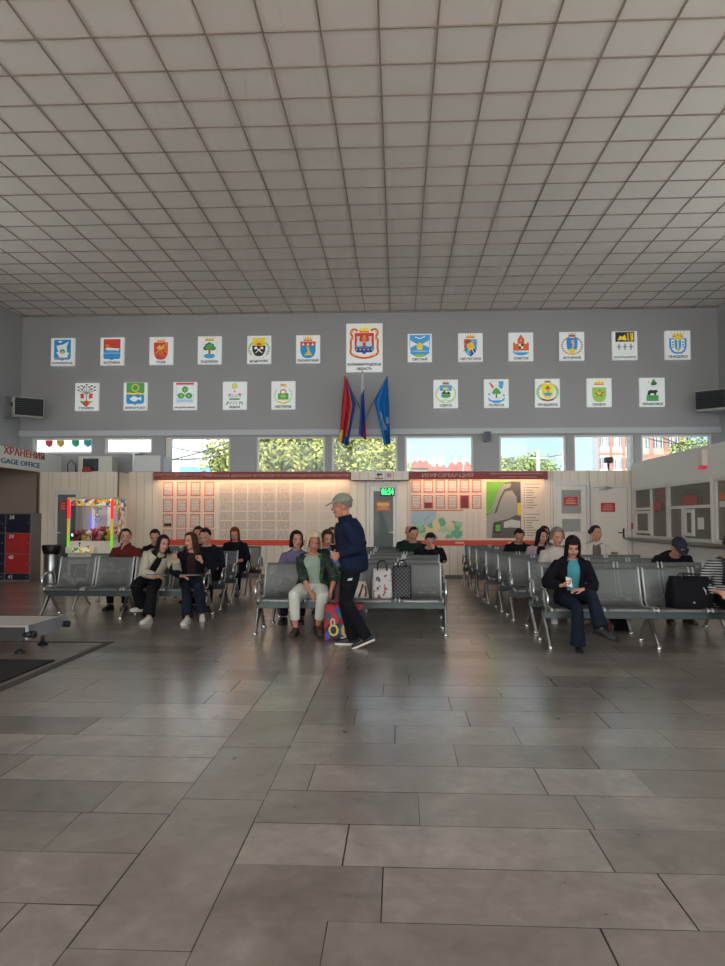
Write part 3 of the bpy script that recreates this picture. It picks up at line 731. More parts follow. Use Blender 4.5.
a = art('ЛАДУШКИН'); a.crown(0, .38, .42, .14, jewel='red'); a.P('lgrey', [(-.31,.33),(-.31,-.25),(0,-.41),(.31,-.25),(.31,.33)]); a.P('white', [(-.295,.315),(-.295,-.24),(0,-.395),(.295,-.24),(.295,.315)]); a.tree('dgreen', 0, -.22, .52, .5, 'brown'); a.tree('green', .02, -.12, .38, .38, 'red'); a.C('sky', 0, -.27, .24, .1); a.L('green', [(-.2,-.24),(.2,-.2)], .04)
a = art('МАМОНОВО'); a.wreath('green', 0, 0, .42, .36); a.wreath('pink', 0, -.18, .34, .22, n=8); a.P('white', [(-.3,-.3),(0,-.42),(.3,-.3),(.28,-.22),(0,-.34),(-.28,-.22)]); a.SH('black', -.28, .28, -.3, .44, 'r'); a.R('yellow', -.28, .14, .28, .48); [a.L('orange', [(.0,.15),(.26*cos(t*pi/8),.15+.24*sin(t*pi/8))], .014) for t in range(1, 8)]; a.C('orange', 0, .16, .12, .1, 14, 0, pi); a.L('white', [(-.14,-.16),(.14,.08)], .035); a.L('white', [(.14,-.16),(-.14,.08)], .035); a.P('white', [(.1,.12),(.2,.06),(.16,-.02),(.06,.04)]); a.P('white', [(-.1,.12),(-.2,.06),(-.16,-.02),(-.06,.04)])
a = art('ПИОНЕРСКИЙ'); a.crown(0, .32, .42, .2); a.SH('blue', -.32, .32, -.4, .3, 'r'); a.R('red', -.32, .12, .32, .3); [a.P('white', [(x-.06,.14),(x,.25),(x+.06,.14)]) for x in (-.2, 0, .2)]; a.P('gold', [(-.16,-.28),(.18,-.28),(.08,-.1),(.04,.06),(-.04,.06),(-.02,-.12)]); a.C('gold', .0, .03, .05)
a = art('СВЕТЛЫЙ'); a.SH('sky', -.42, .42, -.4, .52, 'r'); a.P('white', [(-.4,.3),(-.1,.14),(-.4,-.02)]); a.P('white', [(.4,.3),(.1,.14),(.4,-.02)]); a.P('yellow', [(-.1,-.1),(.1,-.1),(.14,.1),(.0,.22),(-.14,.1)]); a.C('sky', 0, -.22, .4, .12); a.C('lime', 0, -.34, .22, .06); a.L('white', [(-.2,.44),(0,.36),(.22,.46)], .04); a.waves('white', -.3, .3, -.16)
a = art('СВЕТЛОГОРСК'); a.crown(0, .36, .4, .16); a.P('red', [(-.26,.32),(0,.32),(0,-.05),(-.26,-.05)]); a.P('sky', [(0,.32),(.26,.32),(.26,-.05),(0,-.05)]); a.P('sky', [(-.26,-.05),(0,-.05),(0,-.42),(-.2,-.24)]); a.P('navy', [(0,-.05),(.26,-.05),(.2,-.24),(0,-.42)]); [a.L(c, [(0,0),(.34*cos(t),.34*sin(t)*.95)], .03) for t, c in ((.6,'dred'), (1.2,'gold'), (2.0,'black'), (2.6,'sky'), (3.7,'black'), (4.3,'gold'), (5.2,'white'), (5.8,'gold'))]; a.star('yellow', 0, .02, .19, 10, .6); a.C('gold', 0, .02, .1)
a = art('СОВЕТСК'); a.P('orange', [(-.32,-.18),(-.32,.16),(-.24,.16),(-.24,.1),(-.14,.1),(-.14,.28),(0,.5),(.14,.28),(.14,.1),(.24,.1),(.24,.16),(.32,.16),(.32,-.18)]); a.C('sky', 0, -.2, .34, .18, 14, pi, 2*pi); a.waves('white', -.28, .28, -.24); [a.R(c, x, y, x+.09, y+.1) for x, y, c in ((-.09,.0,'white'), (0,.0,'black'), (-.09,-.1,'black'), (0,-.1,'white'))]; a.C('white', 0, .26, .03); a.L('dred', [(-.14,.28),(.14,.28)], .02)
a = art('ЯНТАРНЫЙ'); a.wreath('brown', 0, 0, .4, .36); a.crown(0, .36, .3, .14, 'brown'); a.SH('blue', -.22, .22, -.28, .32, 'r'); a.P('pink', [(-.06,.2),(.08,.24),(.1,.0),(.02,-.14),(-.04,-.12),(.02,.02)]); a.C('yellow', 0, -.2, .18, .07); a.C('gold', 0, -.34, .2, .05)
a = art('БАГРАТИОНОВСК'); a.R('black', -.38, .14, .38, .54); a.P('yellow', [(-.3,.2),(-.2,.4),(-.1,.34),(0,.44),(.08,.24),(.02,.18),(-.1,.22)]); [a.P('gold', [(.12+k*.06,.16),(.18+k*.06,.16),(.14+k*.06,.5),(.08+k*.06,.5)]) for k in (0, 2)]; a.R('yellow', .28, .2, .34, .5); [(a.R('black', x-.016, -.2, x+.016, .06), a.R('black', x-.08, -.085, x+.08, -.055)) for x in (-.24, 0, .24)]; a.L('lgrey', [(-.36,.12),(-.36,-.3),(0,-.38),(.36,-.3),(.36,.12)], .012)
a = art('ГВАРДЕЙСК'); a.SH('blue', -.34, .34, -.38, .26, 'r'); a.SH('white', -.27, .27, -.32, .22, 'r'); a.SH('sky', -.13, .13, -.24, .26, 'r'); a.P('white', [(-.03,-.2),(.03,-.2),(.02,.24),(-.02,.24)]); [(a.C('navy', -.2, y, .05, .02), a.C('navy', .2, y, .05, .02)) for y in (.1, 0, -.1)]; a.crown(0, .3, .5, .18); a.C('yellow', 0, .26, .14, .1); a.C('gold', 0, -.22, .08, .05)
a = art('ГУРЬЕВСК'); [a.L('dgreen', [(0,.1),(x,y)], .022) for x, y in ((-.36,.4), (-.2,.46), (0,.5), (.2,.46), (.36,.4), (-.34,.25), (.34,.25))]; [a.C('black', x, y, .05, .028, 8) for x, y in ((-.36,.4), (-.22,.44), (0,.5), (.22,.44), (.36,.4), (-.36,.26), (.36,.26), (-.2,.3), (.2,.3), (-.1,.4), (.1,.4))]; a.R('grey', -.025, -.2, .025, .2); a.P('red', [(-.3,.1),(-.12,.12),(-.1,-.1),(-.28,-.06),(-.24,.02)]); a.P('red', [(.3,.1),(.12,.12),(.1,-.1),(.28,-.06),(.24,.02)]); a.P('lime', [(-.28,-.2),(.28,-.2),(0,-.46)]); a.P('red', [(-.12,-.24),(0,-.16),(.12,-.24),(.1,-.36),(0,-.44),(-.1,-.36)]); a.P('black', [(-.28,-.2),(-.2,-.2),(0,-.44),(0,-.47)])
a = art('ЗЕЛЕНОГРАДСК'); a.SH('green', -.38, .38, -.36, .56); a.SH('blue', -.38, .38, -.36, .1); a.waves('yellow', -.38, .38, .1, 2, .07); a.ring('gold', 0, .35, .17, .05); a.P('white', [(-.24,-.1),(-.05,0),(.15,-.08),(.26,-.02),(.26,-.22),(.15,-.14),(0,-.24),(-.16,-.2)])
a = art('КРАСНОЗНАМЕНСК'); a.R('red', -.38, .46, .38, .54); a.P('lgrey', [(-.37,.44),(-.37,-.3),(0,-.4),(.37,-.3),(.37,.44)]); a.P('white', [(-.35,.42),(-.35,-.28),(0,-.38),(.35,-.28),(.35,.42)]); a.C('green', 0, .26, .13, .14); a.C('green', -.17, .0, .15, .12); a.C('green', .17, .0, .15, .12); [a.C('lime', x, y, .05) for x, y in ((0,.24), (-.15,-.0), (.15,-.0))]; a.R('dgreen', -.01, -.06, .01, .14); [a.L('sky', [(-.34,y),(.34,y)], .025) for y in (-.14, -.2, -.26)]
a = art('НЕМАН'); a.C('yellow', 0, .38, .08); a.ring('lime', 0, .38, .12, .03); a.C('red', 0, .16, .035); a.star('red', -.2, .0, .09, 5); a.star('red', .22, .02, .09, 5); a.P('lgrey', [(-.3,-.1),(-.1,.08),(0,-.02),(.1,.08),(.3,-.1)]); a.R('green', -.22, -.2, .22, -.13); [a.L('grey', [(-.34+k*.14,-.4),(-.2+k*.1,-.26)], .03) for k in range(5)]; a.P('grey', [(.2,-.3),(.38,-.42),(.3,-.26)]); a.P('grey', [(-.2,-.3),(-.38,-.42),(-.3,-.26)])
a = art('НЕСТЕРОВ'); a.wreath('lime', 0, -.02, .36, .34, n=11); a.P('gold', [(-.1,.36),(-.16,.48),(-.02,.42),(.12,.46),(.14,.36),(.02,.32)]); a.C('red', -.04, .42, .03); a.SH('white', -.24, .24, -.28, .3, 'r'); a.ring('red', 0, .1, .14, .045); a.R('green', -.22, -.2, .22, .06); a.C('lime', 0, -.06, .12, .08); a.P('yellow', [(-.2,-.32),(0,-.4),(.2,-.32),(.16,-.26),(0,-.33),(-.16,-.26)])
a = art('ОЗЕРСК'); a.wreath('lime', 0, -.02, .4, .36); a.crown(0, .36, .3, .13, 'brown'); a.SH('white', -.24, .24, -.24, .34, 'r'); a.P('sky', [(-.24,.34),(-.24,.1),(.24,.1),(.24,.34)]); a.C('yellow', 0, .2, .12, .06); a.P('black', [(-.2,-.02),(-.06,.12),(.02,.02),(.12,.08),(.22,-.04)]); a.C('green', 0, -.1, .2, .09); a.P('lgrey', [(-.24,-.36),(0,-.3),(.24,-.36),(.2,-.28),(0,-.24),(-.2,-.28)])
a = art('ПОЛЕССК'); a.P('sky', [(.08,.5),(.3,.48),(.26,.2),(.1,.1)]); a.P('lgrey', [(-.3,.5),(.1,.5),(.12,.3),(-.18,.3)]); a.P('white', [(-.26,.47),(.06,.47),(.08,.33),(-.16,.33)]); a.P('orange', [(-.32,.46),(-.2,.4),(-.06,.2),(-.16,.18)]); a.C('lgrey', 0, 0, .26, .26); a.C('white', 0, 0, .24, .24); a.tree('green', 0, -.2, .4, .34, 'dgreen'); a.P('sky', [(-.36,-.16),(-.2,-.3),(.2,-.3),(.36,-.16),(.3,-.32),(.1,-.42),(-.1,-.42),(-.3,-.32)]); a.star('blue', -.3, -.05, .06, 5); a.star('blue', .3, -.1, .06, 5)
a = art('ПРАВДИНСК'); a.wreath('green', 0, .02, .42, .36, n=15); a.wreath('lime', 0, .0, .36, .32, n=12); a.crown(0, .4, .26, .1, 'brown'); a.SH('yellow', -.24, .24, -.24, .36, 'r'); a.P('brown', [(-.12,.14),(0,.3),(.14,.14),(.06,.16),(0,.12)]); a.P('sky', [(-.2,-.04),(.0,-.0),(.2,-.02),(.12,-.14),(-.1,-.14)]); a.P('dred', [(-.26,-.3),(0,-.36),(.26,-.3),(.22,-.24),(0,-.3),(-.22,-.24)]); a.L('dred', [(0,-.02),(.04,.14)], .03)
a = art('СЛАВСК'); a.crown(0, .3, .46, .2, 'yellow'); a.SH('lime', -.28, .28, -.4, .2, 'r'); a.P('brown', [(-.2,-.06),(-.06,.0),(.02,.12),(.08,.0),(.22,.02),(.1,-.1),(.14,-.2),(0,-.14),(-.14,-.2),(-.06,-.1)]); a.P('gold', [(-.1,-.02),(.04,.04),(.1,-.06),(-.02,-.12)])
a = art('ЧЕРНЯХОВСК'); a.P('dgreen', [(-.06,.32),(.0,.44),(.14,.42),(.2,.32),(.1,.26),(-.02,.26)]); a.C('green', .06, .46, .06); a.C('gold', -.14, .4, .035); a.L('gold', [(-.14,.38),(-.04,.32)], .02); a.P('lgrey', [(-.24,.22),(-.24,-.38),(.24,-.38),(.24,.22)]); a.P('white', [(-.23,.21),(-.23,-.37),(.23,-.37),(.23,.21)]); a.R('green', -.24, -.38, .24, -.14); a.P('black', [(-.2,-.14),(-.18,.02),(-.08,.08),(.06,.06),(.16,.08),(.22,.0),(.16,-.04),(.14,-.14),(.08,-.14),(.06,-.06),(-.06,-.06),(-.1,-.14)])
a = art('КАЛИНИНГРАДСКАЯ ОБЛАСТЬ')
for sg in (-1, 1):
    a.L('orange', [(sg*x, y) for x, y in ((.18,.36), (.28,.42), (.36,.38), (.38,.28), (.32,.2), (.38,.1), (.37,-.1), (.39,-.26), (.32,-.33), (.15,-.39), (0,-.41))], .06)
    a.C('gold', sg*.33, .34, .035, .03); a.C('gold', sg*.33, .12, .035, .03); a.C('gold', sg*.28, -.32, .035, .03)
a.crown(0, .31, .32, .17, 'yellow', 'orange'); a.SH('red', -.27, .27, -.28, .3); a.SH('navy', -.27, .27, -.28, -.1)
a.P('lgrey', [(-.22,-.1),(-.2,.14),(-.22,.2),(-.12,.2),(-.14,.14),(-.13,.06),(.13,.06),(.14,.14),(.12,.2),(.22,.2),(.2,.14),(.22,-.1)]); a.R('red', -.045, -.1, .045, 0); a.C('red', 0, 0, .045, .04); [a.R('red', x-.012, .045, x+.012, .07) for x in (-.08, -.03, .03, .08)]
a.ring('gold', 0, .13, .05, .02); a.C('gold', 0, .2, .022, .04); [a.C('blue', x, -.1, .06, .03) for x in (-.2, -.07, .07, .2)]; [a.C('yellow', x, -.17, .025, .02) for x in (-.22, -.11, 0, .11, .22)]
LOOK = {'КАЛИНИНГРАД': 'a white sailing ship on a blue shield', 'БАЛТИЙСК': 'a silver fish between red sky and blue water', 'ГУСЕВ': 'a crowned red shield with gold beast', 'ЛАДУШКИН': 'a green oak with red trunk under a crown', 'МАМОНОВО': 'a black and yellow shield with crossed axes', 'ПИОНЕРСКИЙ': 'a crowned blue shield with golden kneeling figure',
 'КАЛИНИНГРАДСКАЯ ОБЛАСТЬ': 'a castle on a red shield, by far the largest', 'СВЕТЛЫЙ': 'a pale blue shield with white gull', 'СВЕТЛОГОРСК': 'a crowned quartered shield with yellow sun', 'СОВЕТСК': 'an orange brick castle tower over water', 'ЯНТАРНЫЙ': 'a blue shield in a brown wreath', 'БАГРАТИОНОВСК': 'three black crosses below black and gold bands', 'ГВАРДЕЙСК': 'a white and blue shield under a big gold crown',
 'ГУРЬЕВСК': 'a dark bare tree between red beasts', 'ЗЕЛЕНОГРАДСК': 'a white flatfish on green and blue', 'КРАСНОЗНАМЕНСК': 'three green fruits under a red bar', 'НЕМАН': 'a pale mountain design with small yellow sun', 'НЕСТЕРОВ': 'a red ring over green in a lime wreath', 'ОЗЕРСК': 'a dark bird above a green hill', 'ПОЛЕССК': 'a round green tree with blue ribbons', 'ПРАВДИНСК': 'a yellow shield in a dense green wreath', 'СЛАВСК': 'a lime shield with brown eagle under crown', 'ЧЕРНЯХОВСК': 'a black bear on a green base'}
row1 = [('КАЛИНИНГРАД',62.5), ('БАЛТИЙСК',112), ('ГУСЕВ',161), ('ЛАДУШКИН',209.5), ('МАМОНОВО',259), ('ПИОНЕРСКИЙ',308), ('КАЛИНИНГРАДСКАЯ ОБЛАСТЬ',364.3), ('СВЕТЛЫЙ',419.8), ('СВЕТЛОГОРСК',470.5), ('СОВЕТСК',521), ('ЯНТАРНЫЙ',572), ('БАГРАТИОНОВСК',625), ('ГВАРДЕЙСК',678)]
row2 = [('ГУРЬЕВСК',87.5), ('ЗЕЛЕНОГРАДСК',136), ('КРАСНОЗНАМЕНСК',185.5), ('НЕМАН',235), ('НЕСТЕРОВ',283.5), ('ОЗЕРСК',445.5), ('ПОЛЕССК',496), ('ПРАВДИНСК',547), ('СЛАВСК',598.5), ('ЧЕРНЯХОВСК',651.5)]
z1, z2 = at(209.5, 350.2, YW-.1).z, at(235, 395.6, YW-.1).z
M_signside = mat('sign_side', (150, 152, 154), .5)
for row, zc in ((row1, z1), (row2, z2)):
    for nm, px in row:
        big = nm.endswith('ОБЛАСТЬ'); p = at(px, 350, YW-.1)
        w, hh = (.90, 1.21) if big else (.595, .70)
        r = thing('emblem_sign', 'white wall emblem panel showing '+LOOK[nm], 'sign', (p.x, YW-.07, zc+(.02 if big else 0)), 0, 'town emblem panels on the rear wall')
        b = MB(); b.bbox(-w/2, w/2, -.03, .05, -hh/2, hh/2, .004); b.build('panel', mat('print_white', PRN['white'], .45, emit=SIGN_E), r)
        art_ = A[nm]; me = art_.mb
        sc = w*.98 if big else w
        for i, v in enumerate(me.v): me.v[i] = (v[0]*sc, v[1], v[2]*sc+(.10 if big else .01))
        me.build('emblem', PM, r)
        t = MB()
        if big: add_text(t, 'КАЛИНИНГРАДСКАЯ', .079, (0, -.0312, -.42), off=.004); add_text(t, 'ОБЛАСТЬ', .079, (0, -.0312, -.53), off=.004)
        else:
            s = .075; m = text_mesh(nm, s, 'CENTER', .002); tw = max(v.co.x for v in m.vertices)*2; s *= min(1, w*.88/tw)
            add_text(t, nm, s, (0, -.0312, -hh/2+.06), off=.003)
        t.build('caption', PM[PK.index('black')], r)
# ================================================================== floor marks and conveyor
M_strip = mat('dark_floor_strip', (58, 50, 47), .6)
p = atz(115, 642); q = atz(0, 692)
mb = MB(); xe = p.x
mb.box(xe-.095, xe, 2.4, p.y, 0.0005, .004); mb.box(-9, xe-.095, p.y-.06, p.y, .0005, .004)
struct('trim_3', mb, M_strip)
p2 = atz(55, 661)
tag(MB().bbox(-6.2, p2.x, 4.6, p2.y, .0005, .014, .004).build('floor_mat', mat('mat_black', (26, 22, 22), .95, bump=.5, bscale=300)), 'black entrance mat on the floor in front of the low roller conveyor', 'mat')
Yn, Yf = atz(24, 656).y+.02, atz(49, 647).y+.35
xr = at(66, 617, Yf).x; zt = .30
r = thing('luggage_conveyor', 'low grey steel luggage conveyor with dark end and black knobs', 'conveyor', (xr, (Yn+Yf)/2, 0))
L = (Yf-Yn)/2
M_cgrey = mat('conveyor_grey', (188, 192, 198), .28, .6); M_cdark = mat('conveyor_dark', (52, 50, 50), .5)
M_belt = mat('conveyor_belt', (186, 182, 176), .55, bump=.2, bscale=120)
MB().box(-.035, 0, -L, L, zt-.14, zt+.012).build('side_rail', M_cgrey, r); MB().box(-1.62, -1.585, -L, L, zt-.14, zt+.012).build('side_rail', M_cgrey, r)
MB().bbox(-1.585, -.035, -L+.03, L-.03, zt-.03, zt, .01).build('belt', M_belt, r)
MB().box(-1.585, -.04, -L-.012, -L+.025, zt-.15, zt-.01).build('end_plate', M_cdark, r); MB().box(-1.585, -.04, L-.025, L+.01, zt-.12, zt-.0).build('end_plate', M_cdark, r)
for y in (-L+.02, L-.06): mb = MB(); mb.tube([(-.06, y, zt-.085), (.035, y, zt-.085)], .036, 14); mb.tube([(.035, y, zt-.085), (.07, y, zt-.085)], [.042, .036], 14); mb.build('knob', M_black, r)
for x in (-.16, -1.46):
    for y in (-L+.14, L-.22):
        mb = MB(); mb.cyl((x, y, .045), (x, y, zt-.03), .025, 12); l = mb.build('leg', M_steel, r)
        mb = MB(); mb.lathe([(.018, .06), (.02, .035), (.05, .02), (.055, .0)], (x, y, 0), 16); mb.build('foot', M_black, l)

# ================================================================== claw machine, bin
Yc0, Yc1 = 15.6, 16.42
a = at(66, 560, Yc0); b = at(113.3, 497, Yc0); zc = b.z; wc = (b.x-a.x)/2; dc = Yc1-Yc0
r = thing('claw_machine', 'lit white claw crane game machine filled with plush toys', 'arcade machine', ((a.x+b.x)/2, Yc0, 0))
zg0, zg1, zh = at(90, 541, Yc0).z, at(90, 504, Yc0).z, zc
M_cw = mat('cabinet_white', (226, 220, 206), .35); M_cy = mat('cabinet_gold', (214, 204, 176), .4)
mb = MB(); mb.bbox(-wc+.02, wc-.02, .02, dc, .06, zg0-.02, .02); mb.box(-wc+.06, wc-.06, .08, dc-.04, 0, .06); mb.build('base_cabinet', M_cw, r)
def graphic_mat():
    m = mat('arcade_graphic', (230, 200, 120), .4); nt, b = nodes(m)
    tc = new(nt, 'ShaderNodeTexCoord'); v = new(nt, 'ShaderNodeTexVoronoi'); v.inputs['Scale'].default_value = 13; nt.links.new(tc.outputs['Object'], v.inputs['Vector'])
    sp = new(nt, 'ShaderNodeSeparateColor'); nt.links.new(v.outputs['Color'], sp.inputs[0])
    rp = new(nt, 'ShaderNodeValToRGB'); rp.color_ramp.interpolation = 'CONSTANT'; nt.links.new(sp.outputs[0], rp.inputs[0])
    e = rp.color_ramp.elements; e[0].color = (*lin((236, 226, 206)), 1); e[1].position = .35; e[1].color = (*lin((226, 176, 40)), 1)
    for p_, c in ((.55, (206, 60, 44)), (.72, (50, 90, 170)), (.82, (236, 230, 214)), (.92, (70, 150, 70))): k = e.new(p_); k.color = (*lin(c), 1)
    nt.links.new(rp.outputs[0], b.inputs['Base Color']); nt.links.new(rp.outputs[0], b.inputs['Emission Color']); b.inputs['Emission Strength'].default_value = .25
    return m
M_gr = graphic_mat()
mb = MB(); mb.bbox(-wc, wc, 0, dc, zh-.05, zh, .012); can = mb.build('top_canopy', M_cy, r)
mb = MB(); mb.box(-wc+.07, wc-.07, .004, .014, zg1-.03, zh-.05); mb.build('header_graphic', M_gr, can)
mb = MB(); mb.box(wc-.014, wc-.004, .08, dc-.06, zg1-.08, zh-.05); mb.build('header_graphic', M_gr, can)
M_lr2 = mat('red_light_column', (235, 30, 40), .4, emit=.9); M_ly = mat('yellow_light_column', (206, 196, 70), .4, emit=.25); M_lg = mat('green_light_column', (120, 220, 60), .4, emit=.4)
zr = at(112, 519, Yc0).z
for x in (-wc+.03, wc-.03):
    for y in (.03, dc-.03):
        mb = MB(); g_ = .024 if y < .1 else .014; mb.box(x-g_, x+g_, y-g_, y+g_, zr, zh-.05, 0 if y < .1 else 3); mb.box(x-g_, x+g_, y-g_, y+g_, zg0+.1, zr, 1 if y < .1 else 3); mb.box(x-g_, x+g_, y-g_, y+g_, zg0-.14, zg0+.1, 2 if y < .1 else 3)
        mb.build('light_column', [M_lr2, M_ly, M_lg, M_cw], r)
M_cglass = glass_mat('arcade_glass', (244, 246, 248), .05)
mb = MB(); mb.box(-wc+.06, wc-.06, .02, .026, zg0, zg1-.03); mb.build('front_glass', M_cglass, r)
for s in (-1, 1): mb = MB(); mb.box(s*(wc-.025)-.003, s*(wc-.025)+.003, .06, dc-.06, zg0, zg1-.03); mb.build('side_glass', M_cglass, r)
mb = MB(); mb.box(-wc+.06, wc-.06, dc-.05, dc-.03, zg0, zg1); mb.build('back_panel', mat('arcade_back', (206, 204, 204), .4), r)
mb = MB(); mb.box(wc-.05, wc-.045, .4, dc-.06, zg0+.05, zg1-.06); mb.build('side_graphic', M_gr, r)
mb = MB(); mb.box(-wc+.06, wc-.06, .03, dc-.05, zg0-.02, zg0+.0); mb.build('toy_floor', M_cw, r)
M_lamp_w = mat('arcade_tube_white', (255, 248, 236), .4, emit=6)
for x in (-.22, .14): mb = MB(); mb.cyl((x, dc-.12, zg0), (x, dc-.12, zg1-.03), .035, 10); mb.build('column', mat('arcade_column', (230, 226, 220), .3, emit=.25), r)
mb = MB(); mb.box(-wc+.1, wc-.1, .06, .3, zh-.062, zh-.051); mb.build('light_tube', M_lamp_w, r)
M_bl = mat('blue_led', (60, 70, 255), .4, emit=2.2)
for x in (-.26, -.14, .40):
    mb = MB()
    for k in range(11): z = zg0+.12+k*.042; mb.box(x-.009, x+.009, dc-.17, dc-.16, z, z+.022)
    o = mb.build('led_strip', M_bl, r)
    if x > .3: o['label'] = 'short blue light strip'
mb = MB(); mb.box(-wc+.08, wc-.08, .36, .42, zg1-.06, zg1-.035); mb.box(-.06, .06, .3, .48, zg1-.11, zg1-.05); cl = mb.build('claw_carriage', M_steel, r)
mb = MB(); mb.cyl((0, .39, zg1-.11), (0, .39, zg1-.22), .01, 8); mb.lathe([(.02, .05), (.045, .03), (.04, 0)], (0, .39, zg1-.27), 12)
for k in range(3): an = k*2*pi/3+.4; mb.tube([(.03*cos(an), .39+.03*sin(an), zg1-.26), (.085*cos(an), .39+.085*sin(an), zg1-.31), (.06*cos(an), .39+.06*sin(an), zg1-.37), (.02*cos(an), .39+.02*sin(an), zg1-.39)], .007, 6)
mb.build('claw', M_chrome, cl)
mb = MB(); mb.bbox(-wc+.05, wc-.35, -.16, .03, zg0-.26, zg0-.12, .02); cp = mb.build('control_panel', M_cw, r)
mb = MB(); mb.box(-.30, .12, -.166, -.161, zg0-.24, zg0-.14); mb.build('panel_graphic', M_gr, cp)
mb = MB(); mb.cyl((-.18, -.08, zg0-.12), (-.18, -.08, zg0-.06), .008, 8); mb.ell((-.18, -.08, zg0-.045), (.02, .02, .02)); mb.build('joystick', M_black, cp)
mb = MB(); mb.lathe([(.03, .0), (.03, .015), (.02, .02)], (.0, -.08, zg0-.12), 12); mb.build('button', M_red, cp)
mb = MB(); mb.box(-wc+.07, -wc+.17, .016, .022, zg0+.07, zg0+.19); sc_ = mb.build('display', M_black, r)
t = MB(); mb = MB(); mb.box(-wc+.1, -wc+.14, .013, .0155, zg0+.1, zg0+.16); mb.build('display_glow', mat('display_blue', (120, 190, 255), .4, emit=2), sc_)
mb = MB(); mb.box(-wc+.1, -wc+.45, .012, .02, .15, .45); mb.build('prize_door', M_cdark, r)
TOY = dict(red=(176, 44, 48), yellow=(214, 182, 84), brown=(96, 62, 52), white=(222, 214, 206), pink=(206, 128, 136), teal=(60, 104, 108))
def toy_mesh(c):
    mb = MB(); mb.ell((0, 0, .06), (.07, .06, .065)); mb.ell((0, -.01, .15), (.058, .052, .052))
    for s in (-1, 1): mb.ell((s*.045, 0, .195), (.02, .014, .022), nu=8, nv=6); mb.ell((s*.075, -.02, .07), (.022, .022, .04), nu=8, nv=6); mb.ell((s*.04, -.06, .02), (.025, .04, .022), nu=8, nv=6)
    mb.ell((0, -.06, .14), (.022, .016, .016), nu=8, nv=6)
    return mb.mesh('plush_toy', mat('plush_'+c, TOY[c], .95, bump=.4, bscale=160))
TM = {c: toy_mesh(c) for c in TOY}
rr = random.Random(3)
for i in range(24):
    c = ('red', 'brown', 'yellow', 'white', 'red', 'pink', 'brown', 'yellow', 'red', 'teal', 'white', 'red')[i % 12]
    row = i // 8; x = -wc+.15+(i % 8)*(2*wc-.3)/7
    o = link('plush_toy', TM[c], None, (r.location.x+x, Yc0+.14+row*.2, zg0+.0+row*.05*(1 if x > -.1 else .3)+rr.uniform(0, .01)))
    o.rotation_euler = (rr.uniform(-.3, .3), rr.uniform(-.3, .3), rr.uniform(-.8, .8))
    tag(o, c+' plush toy heaped behind the glass of the claw machine', 'plush toy', c+' plush toys in the claw machine')
p = atz(51, 583.5)
r = thing('litter_bin', 'round steel litter bin with wide black top beside the claw machine', 'bin', (p.x, p.y, 0))
hb = at(51, 545, p.y).z
MB().lathe([(.15, 0), (.155, .02), (.155, hb-.18), (.15, hb-.17)], n=24).build('body', M_steel, r)
MB().lathe([(.165, hb-.20), (.19, hb-.13), (.205, hb-.04), (.2, hb), (.15, hb), (.14, hb-.06), (.02, hb-.07)], n=24).build('lid', M_black, r)

# ================================================================== flags
fb = at(365, 416, YW)
def flag(label, tip_px, left, right, colour, cols, tipY):
    tip = at(*tip_px, tipY); base = V((fb.x+(tip.x-fb.x)*.06, YW-.02, fb.z))
    r = thing('wall_flag', label, 'flag', base, 0, 'three flags fanned under the largest emblem')
    mb = MB(); mb.tube([(0, 0, 0), tip-base+(tip-base).normalized()*.05], .011, 8); mb.build('pole', mat('flag_pole', (120, 112, 104), .4, .3), r)
    mb = MB(); e = tip-base+(tip-base).normalized()*.09; mb.tube([e-(tip-base).normalized()*.05, e-(tip-base).normalized()*.03, e], [.008, .017, .003], 8); mb.build('finial', M_cy, r)
    mb = MB(); mb.lathe([(.03, -.03), (.035, 0), (.03, .04)], (0, 0, 0), 12); mb.build('bracket', M_steel, r)
    # hanging cloth, gathered in folds
    def lerp(path, t):
        for (t0, x0, y0), (t1, x1, y1) in zip(path, path[1:]):
            if t <= t1: k = (t-t0)/(t1-t0); return x0+(x1-x0)*k, y0+(y1-y0)*k
        return path[-1][1:]
    nu, nv = 36, 26; R = []
    for i in range(nv+1):
        t = i/nv; row = []
        for j in range(nu+1):
            u = j/nu; (xa, ya), (xb, yb) = lerp(left, t), lerp(right, t)
            x, y = xa+(xb-xa)*u, ya+(yb-ya)*u
            P = at(x, y, tipY) - base; dep = .015+.05*min(1, t*2)
            P.y += dep*sin(u*5.2*pi+t*1.2) ; P.x += .012*sin(u*7*pi+2*t)
            row.append(P)
        R.append(row)
    n = nu+1; vs = [p for q in R for p in q]; 
    mb = MB()
    mb.v = [tuple(p) for p in vs]
    for i in range(nv):
        for j in range(nu):
            mb.f.append((i*n+j, i*n+j+1, (i+1)*n+j+1, (i+1)*n+j)); mb.m.append(colour(j/nu, i/nv)); mb.sm.append(True)
    o = mb.build('cloth', cols, r); md = o.modifiers.new('s', 'SOLIDIFY'); md.thickness = .004
FL = dict(red=(190, 40, 60), yellow=(226, 190, 60), blue=(34, 84, 176), white=(206, 208, 220), sky=(20, 120, 190))
FM = {k: mat('flag_'+k, v, .7) for k, v in FL.items()}
flag('flag of red, yellow and blue hanging in folds on a slanted pole', (345, 377), [(0,344.5,377), (.35,341.5,403), (1,338,441)], [(0,346.5,377), (.3,354.5,398), (.45,356.5,404), (1,348.5,446.5)],
     lambda u, v: (1 if (.10 < v-.75+u*.25 and u < .3) else (2 if u > .74 or (u > .45 and v > .88) else (1 if u > .62 else 0))), [FM['red'], FM['yellow'], FM['blue']], YW-.55)
flag('narrow white, blue and red flag, the central of three', (362.5, 372.5), [(0,361.8,374), (.5,360.5,405), (1,358,434)], [(0,363.2,374), (.4,364.2,398), (1,367,440.5)],
     lambda u, v: (0 if v < .33-.1*u else (2 if (u > .55 and v > .75) else 1)), [FM['white'], FM['blue'], FM['red']], YW-.60)
